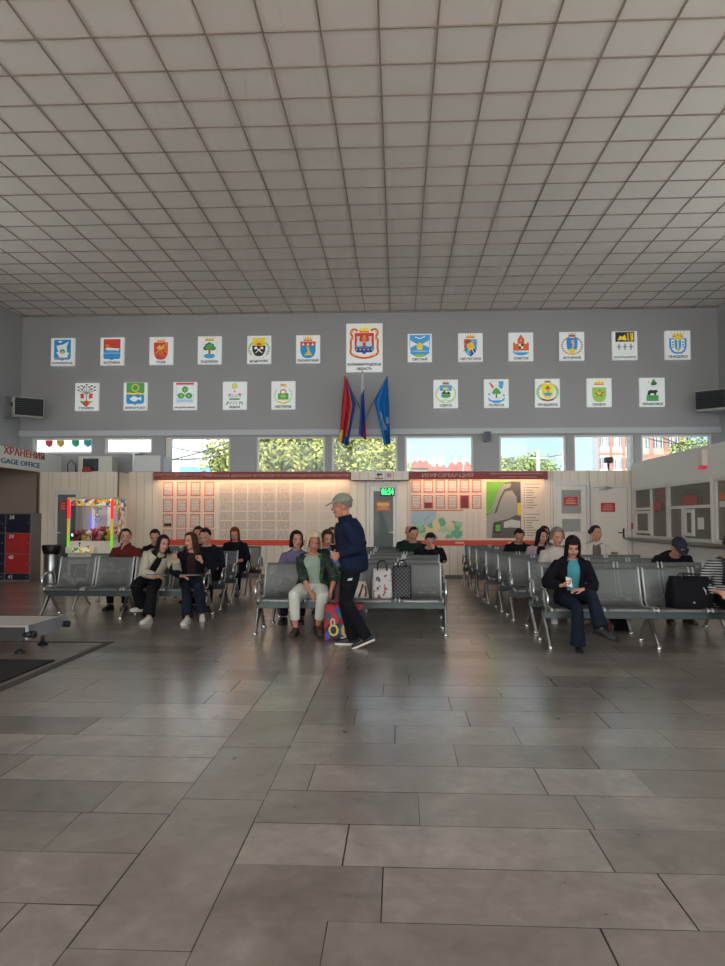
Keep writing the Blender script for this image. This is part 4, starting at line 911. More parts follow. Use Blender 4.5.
flag('bright blue flag with white figures hanging on a slanted pole', (386.5, 377.5), [(0,386,378), (.35,373.5,401), (1,384,446)], [(0,387.5,378), (.4,390,410), (1,391,443)],
     lambda u, v: (1 if (abs(u-.45-.1*sin(v*9)) < .09 and .48 < v < .74) or (abs(u-.75) < .07 and .5 < v < .62) else 0), [FM['sky'], FM['white']], YW-.55)

# ================================================================== fan heaters, siren, speaker, roof-top units
M_heat = mat('heater_cream', (206, 202, 192), .4); M_louv = mat('heater_louvre', (66, 68, 74), .4, .4)
def heater(label, c, rz, mirror, wall_x):
    r = thing('fan_heater', label, 'heater', c, rz)
    MB().bbox(-.34, .34, -.02, .30, -.23, .23, .02).build('body', M_heat, r)
    mb = MB(); mb.box(-.32, .32, -.03, -.021, -.21, .21); g = mb.build('grille', M_black, r)
    for k in range(9):
        z = -.19+k*.047; mb = MB(); mb.add([(-.32,-.032,z), (.32,-.032,z), (.32,-.062,z-.022), (-.32,-.062,z-.022), (-.32,-.030,z+.008), (.32,-.030,z+.008), (.32,-.062,z-.014), (-.32,-.062,z-.014)], [(0,3,2,1),(4,5,6,7),(0,1,5,4),(1,2,6,5),(2,3,7,6),(3,0,4,7)]); mb.build('louvre', M_louv, g)
    mb = MB(); s = mirror
    R = Matrix.Rotation(-rz, 3, 'Z')
    for z in (-.26, .26):
        e = R @ V((wall_x-c[0], .0, 0)); mb.tube([(0, .17, z*.9), (0, .17, z), (e.x, e.y+.0, z)], .012, 8)
    mb.build('bracket', M_steel, r)
    mb = MB(); mb.bbox(s*.37-.02, s*.37+.02, .08, .16, .0, .1, .006); mb.build('switch_box', M_cdark, r)
    return r
heater('cream fan heater with dark louvres high on the wall above the luggage office', at(29, 407, 17.25), radians(38), -1, XL)
heater('cream fan heater with dark louvres high on the wall above the ticket office', at(710.5, 399.5, 17.3), radians(-38), 1, XR)
d = ray(705.5, 459); k = X_TICK/d.x
r = thing('mounted_alarm', 'white alarm box with red lamp above the ticket windows', 'alarm', (X_TICK-.001, d.y*k, CAM_Z+d.z*k), pi/2*3)
MB().bbox(-.09, .09, -.1, 0, -.12, .17, .01).build('case', M_cw, r); MB().bbox(-.08, .08, -.11, -.01, -.18, -.115, .02).build('lamp', mat('lamp_red', (225, 40, 80), .3, emit=.25), r)
p = at(487, 437, YW)
r = thing('wall_speaker', 'small grey loudspeaker on the rear wall between two windows', 'speaker', (p.x, YW-.07, p.z+.0))
MB().bbox(-.075, .075, -.14, -.0, -.12, .12, .01).build('case', mat('speaker_grey', (120, 124, 130), .5), r); MB().box(-.06, .06, -.145, -.1401, -.1, .1).build('grille', mat('speaker_grille', (84, 88, 94), .6), r)
a = at(78, 472.5, 17.3); b = at(112, 456, 17.3)
r = thing('rooftop_air_unit', 'cream air conditioning unit with dark fan opening on the office roof', 'air conditioner', ((a.x+b.x)/2, 17.3, ZA)); w = (b.x-a.x)/2; hh = b.z-ZA
MB().bbox(-w, w, 0, .4, .0, hh, .015).build('case', M_heat, r)
mb = MB(); mb.box(-w+.12, -w+.5, -.008, -.001, .05, hh-.06); g = mb.build('fan_opening', mat('fan_dark', (40, 42, 48), .6), r)
mb = MB(); mb.rings([[V((-w+.31+q*cos(2*pi*k/20), -.012, hh/2+q*sin(2*pi*k/20))) for k in range(20)] for q in (.15, .135)], cap=False); 
for k in range(4): mb.box(-w+.17, -w+.45, -.014, -.010, hh/2-.12+k*.08, hh/2-.112+k*.08)
mb.build('fan_guard', M_louv, g)
a, b = at(84, 472.5, 17.22), at(92.5, 466, 17.22)
mb = MB(); mb.lathe([(.0, .14), (.06, .13), (.10, .09), (.115, 0)], ((a.x+b.x)/2, 17.14, ZA), 14); tag(mb.build('work_helmet', M_lr), 'red helmet lying on the office roof before the air unit', 'helmet')
a = at(130, 473, 17.3); b = at(157.5, 454.5, 17.3)
r = thing('duct_cabinet', 'plain white duct cabinet on the office roof beside the timetable', 'cabinet', ((a.x+b.x)/2, 17.62, Z_P)); w = (b.x-a.x)/2
MB().bbox(-w, w, -.1, .3, 0, b.z-Z_P, .012).build('body', M_pale, r)
mb = MB(); mb.box(-w-.05, -w-.005, -.02, .3, 0, b.z-Z_P+.05); mb.box(-w-.17, -w+.12, .0, .3, b.z-Z_P+.05, b.z-Z_P+.075); mb.build('duct_flange', M_steel, r)
mb = MB(); mb.box(w+.005, w+.14, .1, .13, 0, b.z-Z_P-.03); mb.build('reveal_panel', mat('lit_reveal_pale', (190, 202, 214), .4), r)  # added pale upright, its colour stands in for the lit window reveal
p = at(73, 466, 17.3); mb = MB(); mb.tube([(p.x-.12, 17.3, ZA+.012), (p.x-.14, 17.3, ZA+.2), (p.x-.05, 17.3, ZA+.32), (p.x+.06, 17.3, ZA+.2), (p.x+.08, 17.3, ZA+.012)], .012, 8)
tag(mb.build('roof_cable', M_cdark), 'dark looped cable standing on the office roof by the air unit', 'cable')
p = at(608.5, 462, YW-.12)
r = thing('desk_lamp', 'small black camera on a stand in the window above the white doors', 'camera', (p.x, YW-.12, Z_P))
mb = MB(); mb.lathe([(.08, 0), (.08, .015), (.018, .02), (.018, .22)], n=12); mb.build('stand', M_black, r)
mb = MB(); mb.bbox(-.09, .09, -.08, .1, .2, .34, .015); mb.build('housing', M_black, r); r.name = 'surveillance_camera'
# papers behind the ticket glass
def tk(px, py, X=X_TICK-.001):
    d = ray(px, py); k = X/d.x; return d.y*k, CAM_Z+d.z*k
def stick(px0, py0, px1, py1, m, label, name='window_notice'):
    y1, z1 = tk(px0, py0, X_TICK+.006); y0, z0 = tk(px1, py1, X_TICK+.006)
    mb = MB(); mb.box(X_TICK+.005, X_TICK+.009, y0, y1, z0, z1); tag(mb.build(name, m), label, 'notice')
M_stk = mat('faded_red_notice', (168, 82, 78), .6)
stick(681, 496, 697, 504.5, M_stk, 'wide faded red notice on the large ticket window pane')
stick(654, 502, 661, 511, M_stk, 'small red notice on the narrow ticket window pane')
stick(655.5, 487.5, 665, 500, mat('dim_red_poster', (140, 86, 84), .6), 'dim red poster at the top of the narrow ticket window')
stick(697.5, 517.5, 704, 529.5, M_white_p, 'white sheet of paper on the lower ticket window pane')
stick(719, 494, 726, 499.5, mat('orange_notice', (206, 116, 78), .6), 'orange notice on the ticket window nearest the camera')
stick(719.5, 501, 726, 507, mat('pale_notice', (210, 204, 200), .6), 'pale notice under the orange one on the nearest ticket window')
# inside of the ticket office: blinds
mb = MB()
for k in range(26): z = 1.0+k*.044; mb.box(7.2, 7.215, 11.0, 17.3, z, z+.036)
struct('trim_5', mb, M_blind)
mb = MB()
p = tk(632.5, 526); mb = MB(); mb.bbox(X_TICK-.02, X_TICK-.001, p[0]-.05, p[0]+.05, p[1]-.07, p[1]+.07, .005)
tag(mb.build('call_button', mat('button_red', (150, 60, 60), .5)), 'small dark red call button box beside the first ticket window', 'button')

# ================================================================== bags and things on the seats
def cloth_bag(name, label, cat, c, w, d, h, m, rz=0, top=.9, handles=None, hm=None, bulge=.03, lean=0, seed=1):
    r = thing(name, label, cat, c, rz); rr = random.Random(seed)
    R = []; N = 28
    for i in range(11):
        t = i/10; k = 1-(1-top)*t; ring = []
        dd = d*(1-.55*t**2) if top > .5 else d*(1-.8*t)
        for j in range(N):
            a = 2*pi*j/N; ca, sa = cos(a), sin(a)
            x = (abs(ca)**.45)*(1 if ca > 0 else -1)*w/2*k; y = (abs(sa)**.45)*(1 if sa > 0 else -1)*dd/2
            bl = bulge*sin(pi*min(1, t*1.05))*.6
            ring.append(V((x*(1+bl)+rr.uniform(-.004, .004), y*(1+bl*3)+rr.uniform(-.006, .006)+lean*t, h*t+(rr.uniform(-.008, .008) if i > 0 else 0))))
        R.append(ring)
    mb = MB(); mb.rings(R, 0); mb.build('bag_body', m, r)
    if handles:
        for y in (-d*.22, d*.22):
            q = MB(); hw, hz = handles; q.tube([(-hw, y+lean, h*.93), (-hw*.95, y+lean, h+hz*.6), (-hw*.5, y+lean, h+hz), (hw*.5, y+lean, h+hz), (hw*.95, y+lean, h+hz*.6), (hw, y+lean, h*.93)], .009, 8); q.build('handle', hm, r)
    return r
def patt(name, cols, scale, kind='voronoi', rough=.6):
    m = mat(name, (200, 200, 200), rough); nt, b = nodes(m); tc = new(nt, 'ShaderNodeTexCoord')
    if kind == 'checker':
        mp = new(nt, 'ShaderNodeMapping'); mp.inputs['Rotation'].default_value = (0, pi/4, 0); nt.links.new(tc.outputs['Object'], mp.inputs[0])
        sp = new(nt, 'ShaderNodeSeparateXYZ'); nt.links.new(mp.outputs[0], sp.inputs[0])
        u = math_n(nt, 'ABSOLUTE', math_n(nt, 'SUBTRACT', math_n(nt, 'FRACT', math_n(nt, 'MULTIPLY', sp.outputs['X'], scale)), .5)); v = math_n(nt, 'ABSOLUTE', math_n(nt, 'SUBTRACT', math_n(nt, 'FRACT', math_n(nt, 'MULTIPLY', sp.outputs['Z'], scale)), .5))
        f = math_n(nt, 'MULTIPLY', math_n(nt, 'LESS_THAN', u, .27), math_n(nt, 'LESS_THAN', v, .27))
    elif kind == 'stripe':
        sp = new(nt, 'ShaderNodeSeparateXYZ'); nt.links.new(tc.outputs['Object'], sp.inputs[0])
        f = math_n(nt, 'GREATER_THAN', math_n(nt, 'FRACT', math_n(nt, 'MULTIPLY', sp.outputs['Z'], scale)), .55)
    else:
        n0 = new(nt, 'ShaderNodeTexNoise'); n0.inputs['Scale'].default_value = scale*.4
        nt.links.new(tc.outputs['Object'], n0.inputs['Vector'])
        ma = new(nt, 'ShaderNodeVectorMath', operation='MULTIPLY_ADD'); nt.links.new(n0.outputs['Color'], ma.inputs[0]); ma.inputs[1].default_value = (.25, .25, .25); nt.links.new(tc.outputs['Object'], ma.inputs[2])
        t = new(nt, 'ShaderNodeTexVoronoi'); t.inputs['Scale'].default_value = scale; nt.links.new(ma.outputs[0], t.inputs['Vector'])
        sc = new(nt, 'ShaderNodeSeparateColor'); nt.links.new(t.outputs['Color'], sc.inputs[0]); f = sc.outputs[0]
    rp = new(nt, 'ShaderNodeValToRGB'); rp.color_ramp.interpolation = 'CONSTANT'; nt.links.new(f, rp.inputs[0])
    e = rp.color_ramp.elements; e[0].color = (*lin(cols[0]), 1); e[1].position = 1/len(cols) if kind not in ('checker', 'stripe') else .5; e[1].color = (*lin(cols[1]), 1)
    for i, c in enumerate(cols[2:]): k = e.new((i+2)/len(cols)); k.color = (*lin(c), 1)
    nt.links.new(rp.outputs[0], b.inputs['Base Color']); return m
SEAT_Z = .428
M_bstrap = mat('black_strap', (24, 24, 28), .7)
p = atz(343, 641)
bag = cloth_bag('shopping_bag', 'large red colourful shopping bag on the floor between capped man and blonde woman', 'bag', (p.x, p.y+.14, .001), .46, .2, .41,
    patt('bright_bag_print', [(166, 34, 48), (166, 34, 48), (150, 30, 44), (30, 36, 76), (166, 34, 48), (26, 30, 62), (150, 30, 44), (40, 84, 92), (166, 34, 48)], 8), .06, .97, (.1, .1), mat('bag_red_handle', (170, 36, 46), .6), bulge=.05)
BP = [mat('bag_print_'+n_, c_, .6) for n_, c_ in (('blue', (30, 76, 160)), ('yellow', (206, 186, 62)), ('red', (184, 40, 50)), ('teal', (34, 120, 124)), ('pale', (196, 192, 182)), ('navy', (22, 26, 56)), ('green', (60, 116, 62)))]
mb = MB()
def blob(cx, cz, rx, rz_, c, lay, n=20, sx=1): mb.poly([(cx+rx*cos(2*pi*k/n), -.117-.0012*lay, cz+rz_*sin(2*pi*k/n)) for k in range(n)], c)
blob(-.11, .12, .095, .10, 5, 0); blob(.02, .12, .075, .10, 0, 1); blob(.02, .12, .05, .075, 1, 2); blob(.03, .12, .025, .06, 2, 3); blob(-.12, .12, .06, .07, 1, 2); blob(-.12, .12, .035, .045, 5, 3); blob(-.10, .26, .05, .07, 2, 1); blob(-.03, .30, .05, .035, 3, 2); blob(-.13, .21, .03, .05, 4, 2); blob(-.13, .21, .015, .03, 2, 3); blob(.05, .25, .05, .04, 6, 1); blob(-.06, .35, .05, .03, 0, 2); blob(.15, .08, .06, .06, 5, 1); blob(.02, .03, .06, .014, 4, 4); blob(-.19, .06, .03, .05, 0, 3)
mb.build('print', BP, bag)
p = at(383, 601, 9.25)
b = cloth_bag('tote_bag', 'white patterned shopping bag with black handle standing on the front bench', 'bag', (p.x-.01, 9.28, SEAT_Z), .26, .15, .36, patt('white_bag_print', [(196, 194, 190)]*9+[(160, 76, 84), (92, 88, 100), (196, 194, 190)], 22), .04, .86, (.06, .1), M_bstrap, bulge=.04, lean=.05, seed=3)
p = at(402, 601, 9.25)
b = cloth_bag('tote_bag', 'black tote bag with pale checked pattern beside the white patterned bag', 'bag', (p.x, 9.28, SEAT_Z), .235, .14, .405, patt('black_check', [(24, 25, 32), (92, 92, 98)], 30, 'checker'), -.02, .97, (.05, .06), M_bstrap, bulge=.03, lean=.06, seed=5)
p = at(361, 601, 9.3)
b = cloth_bag('handbag', 'pale grey bag with brown strap on the bench behind the standing man', 'bag', (p.x, 9.3, SEAT_Z), .2, .14, .2, mat('pale_leather', (188, 180, 172), .5), .1, .6, bulge=.05, seed=6)
q = MB(); q.tube([(-.03, -.085, .02), (.0, -.085, .1), (.02, -.05, .17)], .014, 6); q.tube([(.05, -.08, .02), (.06, -.08, .08), (.05, -.05, .15)], .014, 6); q.build('strap', mat('brown_strap', (96, 56, 44), .5), b)
p = at(340, 603, 9.25)
b = cloth_bag('handbag', 'brown handbag on the bench beside the blonde woman', 'bag', (p.x, 9.25, SEAT_Z), .2, .13, .24, mat('brown_leather', (74, 48, 42), .5), .1, .8, (.04, .06), mat('brown_leather', (74, 48, 42), .5), bulge=.05, seed=7)
p = at(693, 612, 8.35)
b = cloth_bag('duffel_bag', 'big black bag lying on the bench beside the striped-shirt person', 'bag', (p.x-.02, 8.4, SEAT_Z), .46, .26, .35, mat('black_nylon', (12, 13, 19), .8, bump=.3, bscale=30, spec=.2), .05, .93, (.1, .03), M_bstrap, bulge=.12, seed=8)
q = MB(); q.tube([(.1, -.135, .24), (.12, -.14, .2), (.13, -.14, .16)], .007, 6); q.box(-.02, .0, -.155, -.148, .07, .085); q.build('zip_pull', M_edge, b)
p = atz(607, 637)
b = cloth_bag('canvas_bag', 'flat red and green bag on the floor under the ticket-side front bench', 'bag', (p.x, p.y+.5, .001), .42, .24, .14, patt('red_green_print', [(92, 44, 44), (40, 44, 40), (120, 112, 90), (60, 34, 36), (28, 30, 32)], 9), .1, .8, bulge=.12, seed=9)
p = atz(624, 637)
b = cloth_bag('backpack', 'black backpack on the floor behind the flat red and green bag', 'bag', (p.x+.1, p.y+.62, .001), .3, .2, .24, mat('black_nylon', (17, 18, 26), .6), 0, .85, (.05, .04), M_bstrap, bulge=.12, seed=10)
p = at(203, 591, 10.55)
r = thing('drink_bottle', 'small dark bottle standing on the seat beside the young women', 'bottle', (p.x, 10.5, SEAT_Z))
MB().lathe([(.028, 0), (.032, .01), (.032, .13), (.014, .165), (.013, .185)], n=14).build('body', mat('bottle_olive', (92, 92, 72), .3), r); MB().lathe([(.016, .185), (.016, .21), (.012, .212)], n=12).build('cap', M_black, r)
p = atz(280, 621); 
# ================================================================== outside
mb = MB(); mb.box(-160, 160, YW+.3, 160, -.4, -.3); mb.box(-160, 160, -80, YF-.35, -.4, -.21); mb.box(-160, -13.2, YF-.35, YW+.3, -.4, -.3); mb.box(XR+1.7, 160, YF-.35, YW+.3, -.4, -.3)
struct('ground', mb, mat('forecourt_paving', (196, 192, 184), .9))
mb = MB(); mb.box(-13.1, XR+1.7, YF-.2, YW+.35, CEIL+.3, CEIL+.5); struct('roof', mb, M_pale)
def leaf_mat(name, a, b):
    m = mat(name, a, .6); nt, bs = nodes(m); oi = new(nt, 'ShaderNodeTexCoord'); n = new(nt, 'ShaderNodeTexNoise'); n.inputs['Scale'].default_value = 1.2; n.inputs['Detail'].default_value = 4
    nt.links.new(oi.outputs['Object'], n.inputs['Vector']); rp = new(nt, 'ShaderNodeValToRGB'); nt.links.new(n.outputs['Fac'], rp.inputs[0])
    e = rp.color_ramp.elements; e[0].position = .36; e[0].color = (*lin(a), 1); e[1].position = .64; e[1].color = (*lin(b), 1)
    nt.links.new(rp.outputs[0], bs.inputs['Base Color']); bs.inputs['Specular IOR Level'].default_value = .2; return m
M_leaf = leaf_mat('lime_leaf', (66, 82, 40), (150, 148, 78)); M_leaf2 = leaf_mat('green_leaf', (64, 84, 44), (128, 136, 70)); M_bark = mat('bark', (84, 70, 58), .9)
def tree(label, c, rad, hgt, n, m, seed, leaf=.16):
    rr = random.Random(seed); r = thing('broadleaf_tree', label, 'tree', (c[0], c[1], -.3))
    t = MB(); t.tube([(0,0,0), (.05,0,hgt*.3), (0,.05,hgt*.55), (0,0,hgt*.8)], [.22,.17,.12,.05], 8)
    for k in range(7): a = k*.9; t.tube([(0,0,hgt*(.3+.05*k)), (rad*.35*cos(a), rad*.35*sin(a), hgt*(.45+.05*k)), (rad*.65*cos(a), rad*.65*sin(a), hgt*(.52+.055*k))], [.08,.05,.02], 6)
    t.build('trunk', M_bark, r)
    mb = MB(); cl = []
    for k in range(60):
        a = rr.uniform(0, 2*pi); u = rr.uniform(-1, 1); q = rr.uniform(.45, 1)**.5
        cl.append((V((rad*.78*q*sqrt(1-u*u)*cos(a), rad*.78*q*sqrt(1-u*u)*sin(a), hgt*.62+hgt*.33*q*u)), rad*rr.uniform(.2, .34)))
    for k in range(n):
        c0, q = rr.choice(cl); d = V((rr.gauss(0,1), rr.gauss(0,1), rr.gauss(0,1))).normalized(); p = c0+d*q*rr.uniform(.75, 1.05)
        nrm = (d*1.2+V((rr.gauss(0,.6), rr.gauss(0,.6), rr.gauss(.4,.6)))).normalized(); s = leaf*rr.uniform(.6, 1.3)
        a = nrm.orthogonal().normalized(); a.rotate(Matrix.Rotation(rr.uniform(0, 6.28), 3, nrm)); b = nrm.cross(a)
        mb.poly([p-a*s, p-b*s*.55, p+a*s, p+b*s*.55])
    mb.build('crown', m, r); return r
tree('tall lime-green tree filling the rear windows behind the flags', at(292, 452, 31), 4.0, 6.6, 42000, M_leaf, 1, .09)
tree('lime-green tree just beyond the flags, nearer the red roofs', at(365, 450, 38), 2.5, 7.2, 22000, M_leaf, 2, .09)
tree('lower tree seen through the window behind the wall map', at(522, 462, 46), 3.2, 5.3, 16000, M_leaf2, 3, .12)
tree('small tree by the orange apartment block', at(700, 455, 60), 3.2, 8.6, 14000, M_leaf2, 4, .13)
M_fac = mat('facade_white', (160, 160, 162), .7); M_facl = mat('facade_joint', (92, 94, 98), .7); M_win = mat('far_window', (52, 60, 72), .25); M_obr = mat('facade_orange', (116, 72, 54), .8); M_cream = mat('facade_cream', (112, 106, 100), .8); M_roofr = mat('roof_tile_red', (108, 56, 46), .8)
# white panelled hall opposite
a, b = at(20, 455, 40), at(240, 455, 40)
r = thing('white_hall', 'white panelled building seen through the windows over the luggage office', 'building', ((a.x+b.x)/2, 40, -.3)); w = (b.x-a.x)/2
MB().box(-w, w, 0, 10, 0, 9).build('wall', M_fac, r)
mb = MB(); x = -w
while x < w: mb.box(x-.02, x+.02, -.02, -.001, 0, 9); x += 1.15
for z in (2.2, 3.6, 5.0, 6.4): mb.box(-w, w, -.02, -.001, z-.02, z+.02)
mb.build('joints', M_facl, r)
a, b = at(183, 470, 36), at(226, 467, 36)
r = thing('bus_shelter', 'blue topped shelter under the white panelled building', 'shelter', ((a.x+b.x)/2, 36, -.3)); w = (b.x-a.x)/2
hs = at(200, 467, 36).z+.3
MB().bbox(-w, w, -.6, .6, hs-.3, hs, .03).build('roof', mat('shelter_blue', (70, 120, 176), .5), r)
for x in (-w+.1, w-.1): MB().cyl((x, 0, 0), (x, 0, hs-.3), .05, 8).build('post', M_steel, r)
# pennants on a string
PC = [((196, 44, 66), 49, 'red'), ((226, 160, 40), 60.5, 'amber'), ((60, 180, 130), 75.5, 'green'), ((60, 180, 200), 87.5, 'turquoise')]
for (c, px, nm) in PC:
    p = at(px, 438, YW+1.2); q = at(px, 447.5, YW+1.2)
    mb = MB(); hw = .11; zb = q.z-p.z
    pts = [(-hw, 0, 0), (hw, 0, 0), (hw*.92, 0, zb*.78), (hw*.1, 0, zb), (-hw*.8, 0, zb*.7)]
    mb.add([(x, -.006, z) for x, y, z in pts]+[(x, .006, z) for x, y, z in pts], [(4,3,2,1,0), (5,6,7,8,9)]+[(i, (i+1) % 5, 5+(i+1) % 5, 5+i) for i in range(5)])
    o = mb.build('hanging_pennant', mat('pennant_'+nm, c, .7), loc=p); tag(o, nm+' pennant hanging outside the window above the luggage office', 'pennant', 'pennants outside the window')
pa, pb = at(20, 438, YW+1.2), at(104, 438, YW+1.2)
tag(MB().tube([pa, pb], .006, 6).build('pennant_string', M_black), 'thin string carrying the coloured pennants outside the window', 'string')
# red roofed houses
for i, (px0, px1, py, Y, lab) in enumerate(((426, 452, 464, 75, 'low house with red hipped roof seen beside the tree'), (446, 478, 462, 94, 'longer house with red roof and white chimneys'), (410, 432, 460, 115, 'pale house with red roof half behind the tree'))):
    a, b = at(px0, py, Y), at(px1, py, Y); w = (b.x-a.x)/2; z = a.z+.3
    r = thing('red_roofed_house', lab, 'house', ((a.x+b.x)/2, Y, -.3))
    MB().box(-w*.92, w*.92, 0, 8, 0, z-1.3).build('wall', M_cream, r)
    mb = MB(); mb.add([(-w,-.4,z-1.3),(w,-.4,z-1.3),(w,8.4,z-1.3),(-w,8.4,z-1.3),(-w*.55,4,z+.3),(w*.55,4,z+.3)], [(0,1,5,4),(1,2,5),(2,3,4,5),(3,0,4),(0,3,2,1)]); rf = mb.build('roof', M_roofr, r)
    for x in (-w*.3, w*.25): MB().box(x-.2, x+.2, 3.2, 3.8, z-.8, z+.8).build('chimney', M_fac, rf)
    for k in range(4): x = -w*.7+k*w*.45; MB().box(x-.4, x+.4, -.03, -.001, z-2.9, z-1.8).build('window', M_win, r)
# orange and white apartment block
def block(label, px0, px1, py_top, Y, cols, nfl, nwin, dz=2.8, z0=.2, stripes=None):
    a, b = at(px0, py_top, Y), at(px1, py_top, Y); w = (b.x-a.x)/2; H = a.z+.3
    r = thing('apartment_block', label, 'building', ((a.x+b.x)/2, Y, -.3))
    MB().box(-w, w, 0, 3, 0, H).build('wall', cols[0], r)
    mb = MB(); n = nwin
    for k in range(n+1):
        x = -w+2*w*k/n
        if k % 2 == 0: mb.box(max(-w, x-.55*w/n), min(w, x+.55*w/n), -.05, -.001, 0, H)
    for f in range(nfl): mb.box(-w, w, -.06, -.051, H-dz*f-.5, H-dz*f-.1)
    mb.build('bands', cols[1], r)
    for f in range(nfl):
        for k in range(n):
            x = -w+2*w*(k+.5)/n; z = H-dz*f-2.2
            if z < .3: continue
            q = MB(); q.box(x-.5*w/n, x+.5*w/n, -.07, -.0501, z, z+1.4, 0); q.box(x-.03, x+.03, -.08, -.0701, z, z+1.4, 1); q.build('window', [M_win, M_fac], r)
    return r
block('tall orange and cream apartment block seen through the window by the ticket office', 636, 688, 424, 70, (M_cream, M_obr), 5, 7)
block('pale apartment block with orange bands seen over the white doors', 598, 636, 430, 96, (M_fac, M_obr), 4, 6)
M_conc = mat('concrete', (116, 116, 114), .8)
for px, top, Y, lab in ((538, 450, 40, 'concrete utility pole outside, the one closer to the low tree'), (563.5, 449, 40, 'concrete utility pole outside, at the frame of the window'), (518.5, 461, 55, 'short pale post rising in front of the low tree')):
    p = at(px, top, Y); r = thing('utility_pole', lab, 'pole', (p.x, Y, -.3)); h = p.z+.3
    MB().tube([(0,0,0), (0,0,h)], [.16,.11], 10).build('pole', M_conc, r); MB().box(-.5, .5, -.05, .05, h-.5, h-.4).build('crossarm', M_conc, r)
p = at(468, 472, 45); r = thing('street_lamp', 'curved pale street lamp outside beyond the red roofs', 'lamp', (p.x-.3, 45, -.3)); q = at(464, 455, 45)
zt_ = q.z+.3; MB().tube([(0,0,0), (0,0,zt_-1), (.05,0,zt_-.6), (.3,0,zt_-.15), (.8,0,zt_)], [.08,.06,.05,.05,.04], 8).build('post', M_conc, r); MB().bbox(.7, 1.2, -.1, .1, zt_-.04, zt_+.06, .02).build('lamp_head', M_conc, r)
def cable(label, p0, p1, Y0, Y1, sag):
    a, b = at(*p0, Y0), at(*p1, Y1); pts = [a.lerp(b, t/14)-V((0, 0, sag*4*(t/14)*(1-t/14))) for t in range(15)]
    tag(MB().tube(pts, .022, 5).build('power_cable', M_black), label, 'cable', 'overhead cables outside')
cable('thick overhead cable slanting up across the white panelled building', (150, 463), (232, 441), 24, 24, .1)
cable('thin overhead cable level across the white panelled building', (160, 442), (235, 447), 25, 25, .25)
cable('thin overhead cable low across the white panelled building', (160, 459), (240, 452), 26, 26, .1)
cable('overhead cable between the concrete poles beside the low tree', (490, 463), (575, 452), 40, 40, .1)
cable('overhead cable before the orange apartment block', (640, 436), (712, 442), 30, 32, .2)
cable('second overhead cable before the orange apartment block', (655, 434), (715, 447), 30, 32, .2)
# ================================================================== people
SKIN = {}
def skin(n, rgb): return mat('skin_'+n, rgb, .55, bump=.05, bscale=60, spec=.35)
SK = [skin('light', (196, 142, 120)), skin('warm', (180, 124, 100)), skin('rosy', (190, 128, 108))]
M_eye = mat('eye_white', (168, 152, 144), .3); M_iris = mat('eye_dark', (44, 32, 26), .3); M_lip = mat('lip', (150, 82, 76), .5)
def fabric(name, rgb, bump=.5, sc=22): return mat(name, rgb, .9, bump=bump, bscale=sc, spec=.15, var=.08)
def hair_mat(name, rgb):
    if name in MATS: return MATS[name]
    m = mat(name, rgb, .68, spec=.18); nt, b = nodes(m)
    tc = new(nt, 'ShaderNodeTexCoord'); mp = new(nt, 'ShaderNodeMapping'); mp.inputs['Scale'].default_value = (60, 60, 4); nt.links.new(tc.outputs['Object'], mp.inputs[0])
    n = new(nt, 'ShaderNodeTexNoise'); n.inputs['Scale'].default_value = 1.5; n.inputs['Detail'].default_value = 3; nt.links.new(mp.outputs[0], n.inputs['Vector'])
    bp = new(nt, 'ShaderNodeBump'); bp.inputs['Strength'].default_value = .5; bp.inputs['Distance'].default_value = .01; nt.links.new(n.outputs['Fac'], bp.inputs['Height']); nt.links.new(bp.outputs[0], b.inputs['Normal'])
    c = lin(rgb); mx = new(nt, 'ShaderNodeMix', data_type='RGBA'); nt.links.new(n.outputs['Fac'], mx.inputs[0]); mx.inputs[6].default_value = (*[v*.55 for v in c], 1); mx.inputs[7].default_value = (*[min(1, v*1.4) for v in c], 1); nt.links.new(mx.outputs[2], b.inputs['Base Color'])
    return m
def fuse(mb, name, mats, voxel, smooth=2):
    """one continuous surface from overlapping closed shapes"""
    me = mb.mesh(name, mats); o = bpy.data.objects.new('tmp', me); COL.objects.link(o)
    m = o.modifiers.new('r', 'REMESH'); m.mode = 'VOXEL'; m.voxel_size = voxel; m.use_smooth_shade = True
    if smooth: s = o.modifiers.new('s', 'SMOOTH'); s.iterations = smooth; s.factor = .5
    dg = bpy.context.evaluated_depsgraph_get(); dg.update()
    out = bpy.data.meshes.new_from_object(o.evaluated_get(dg)); bpy.data.objects.remove(o); bpy.data.meshes.remove(me)
    out.name = name
    if not out.materials: out.materials.append(mats)
    out.polygons.foreach_set('use_smooth', [True]*len(out.polygons)); return out
def ik(s, t, l1, l2, pole):
    d = t-s; L = d.length
    if L > (l1+l2)*.995: t = s+d*((l1+l2)*.995/L); d = t-s; L = d.length
    L = max(L, abs(l1-l2)+.02); u = d.normalized(); a = (l1*l1-l2*l2+L*L)/(2*L); h = sqrt(max(0, l1*l1-a*a))
    p = pole-u*pole.dot(u); p = p.normalized() if p.length > 1e-4 else u.orthogonal().normalized()
    return s+u*a+p*h, t
def ell_rings(centres, frames):
    n = 20
    return [[c+xa*(rx*cos(2*pi*k/n))+ya*(ry*sin(2*pi*k/n)) for k in range(n)] for c, (rx, ry, xa, ya) in zip(centres, frames)]
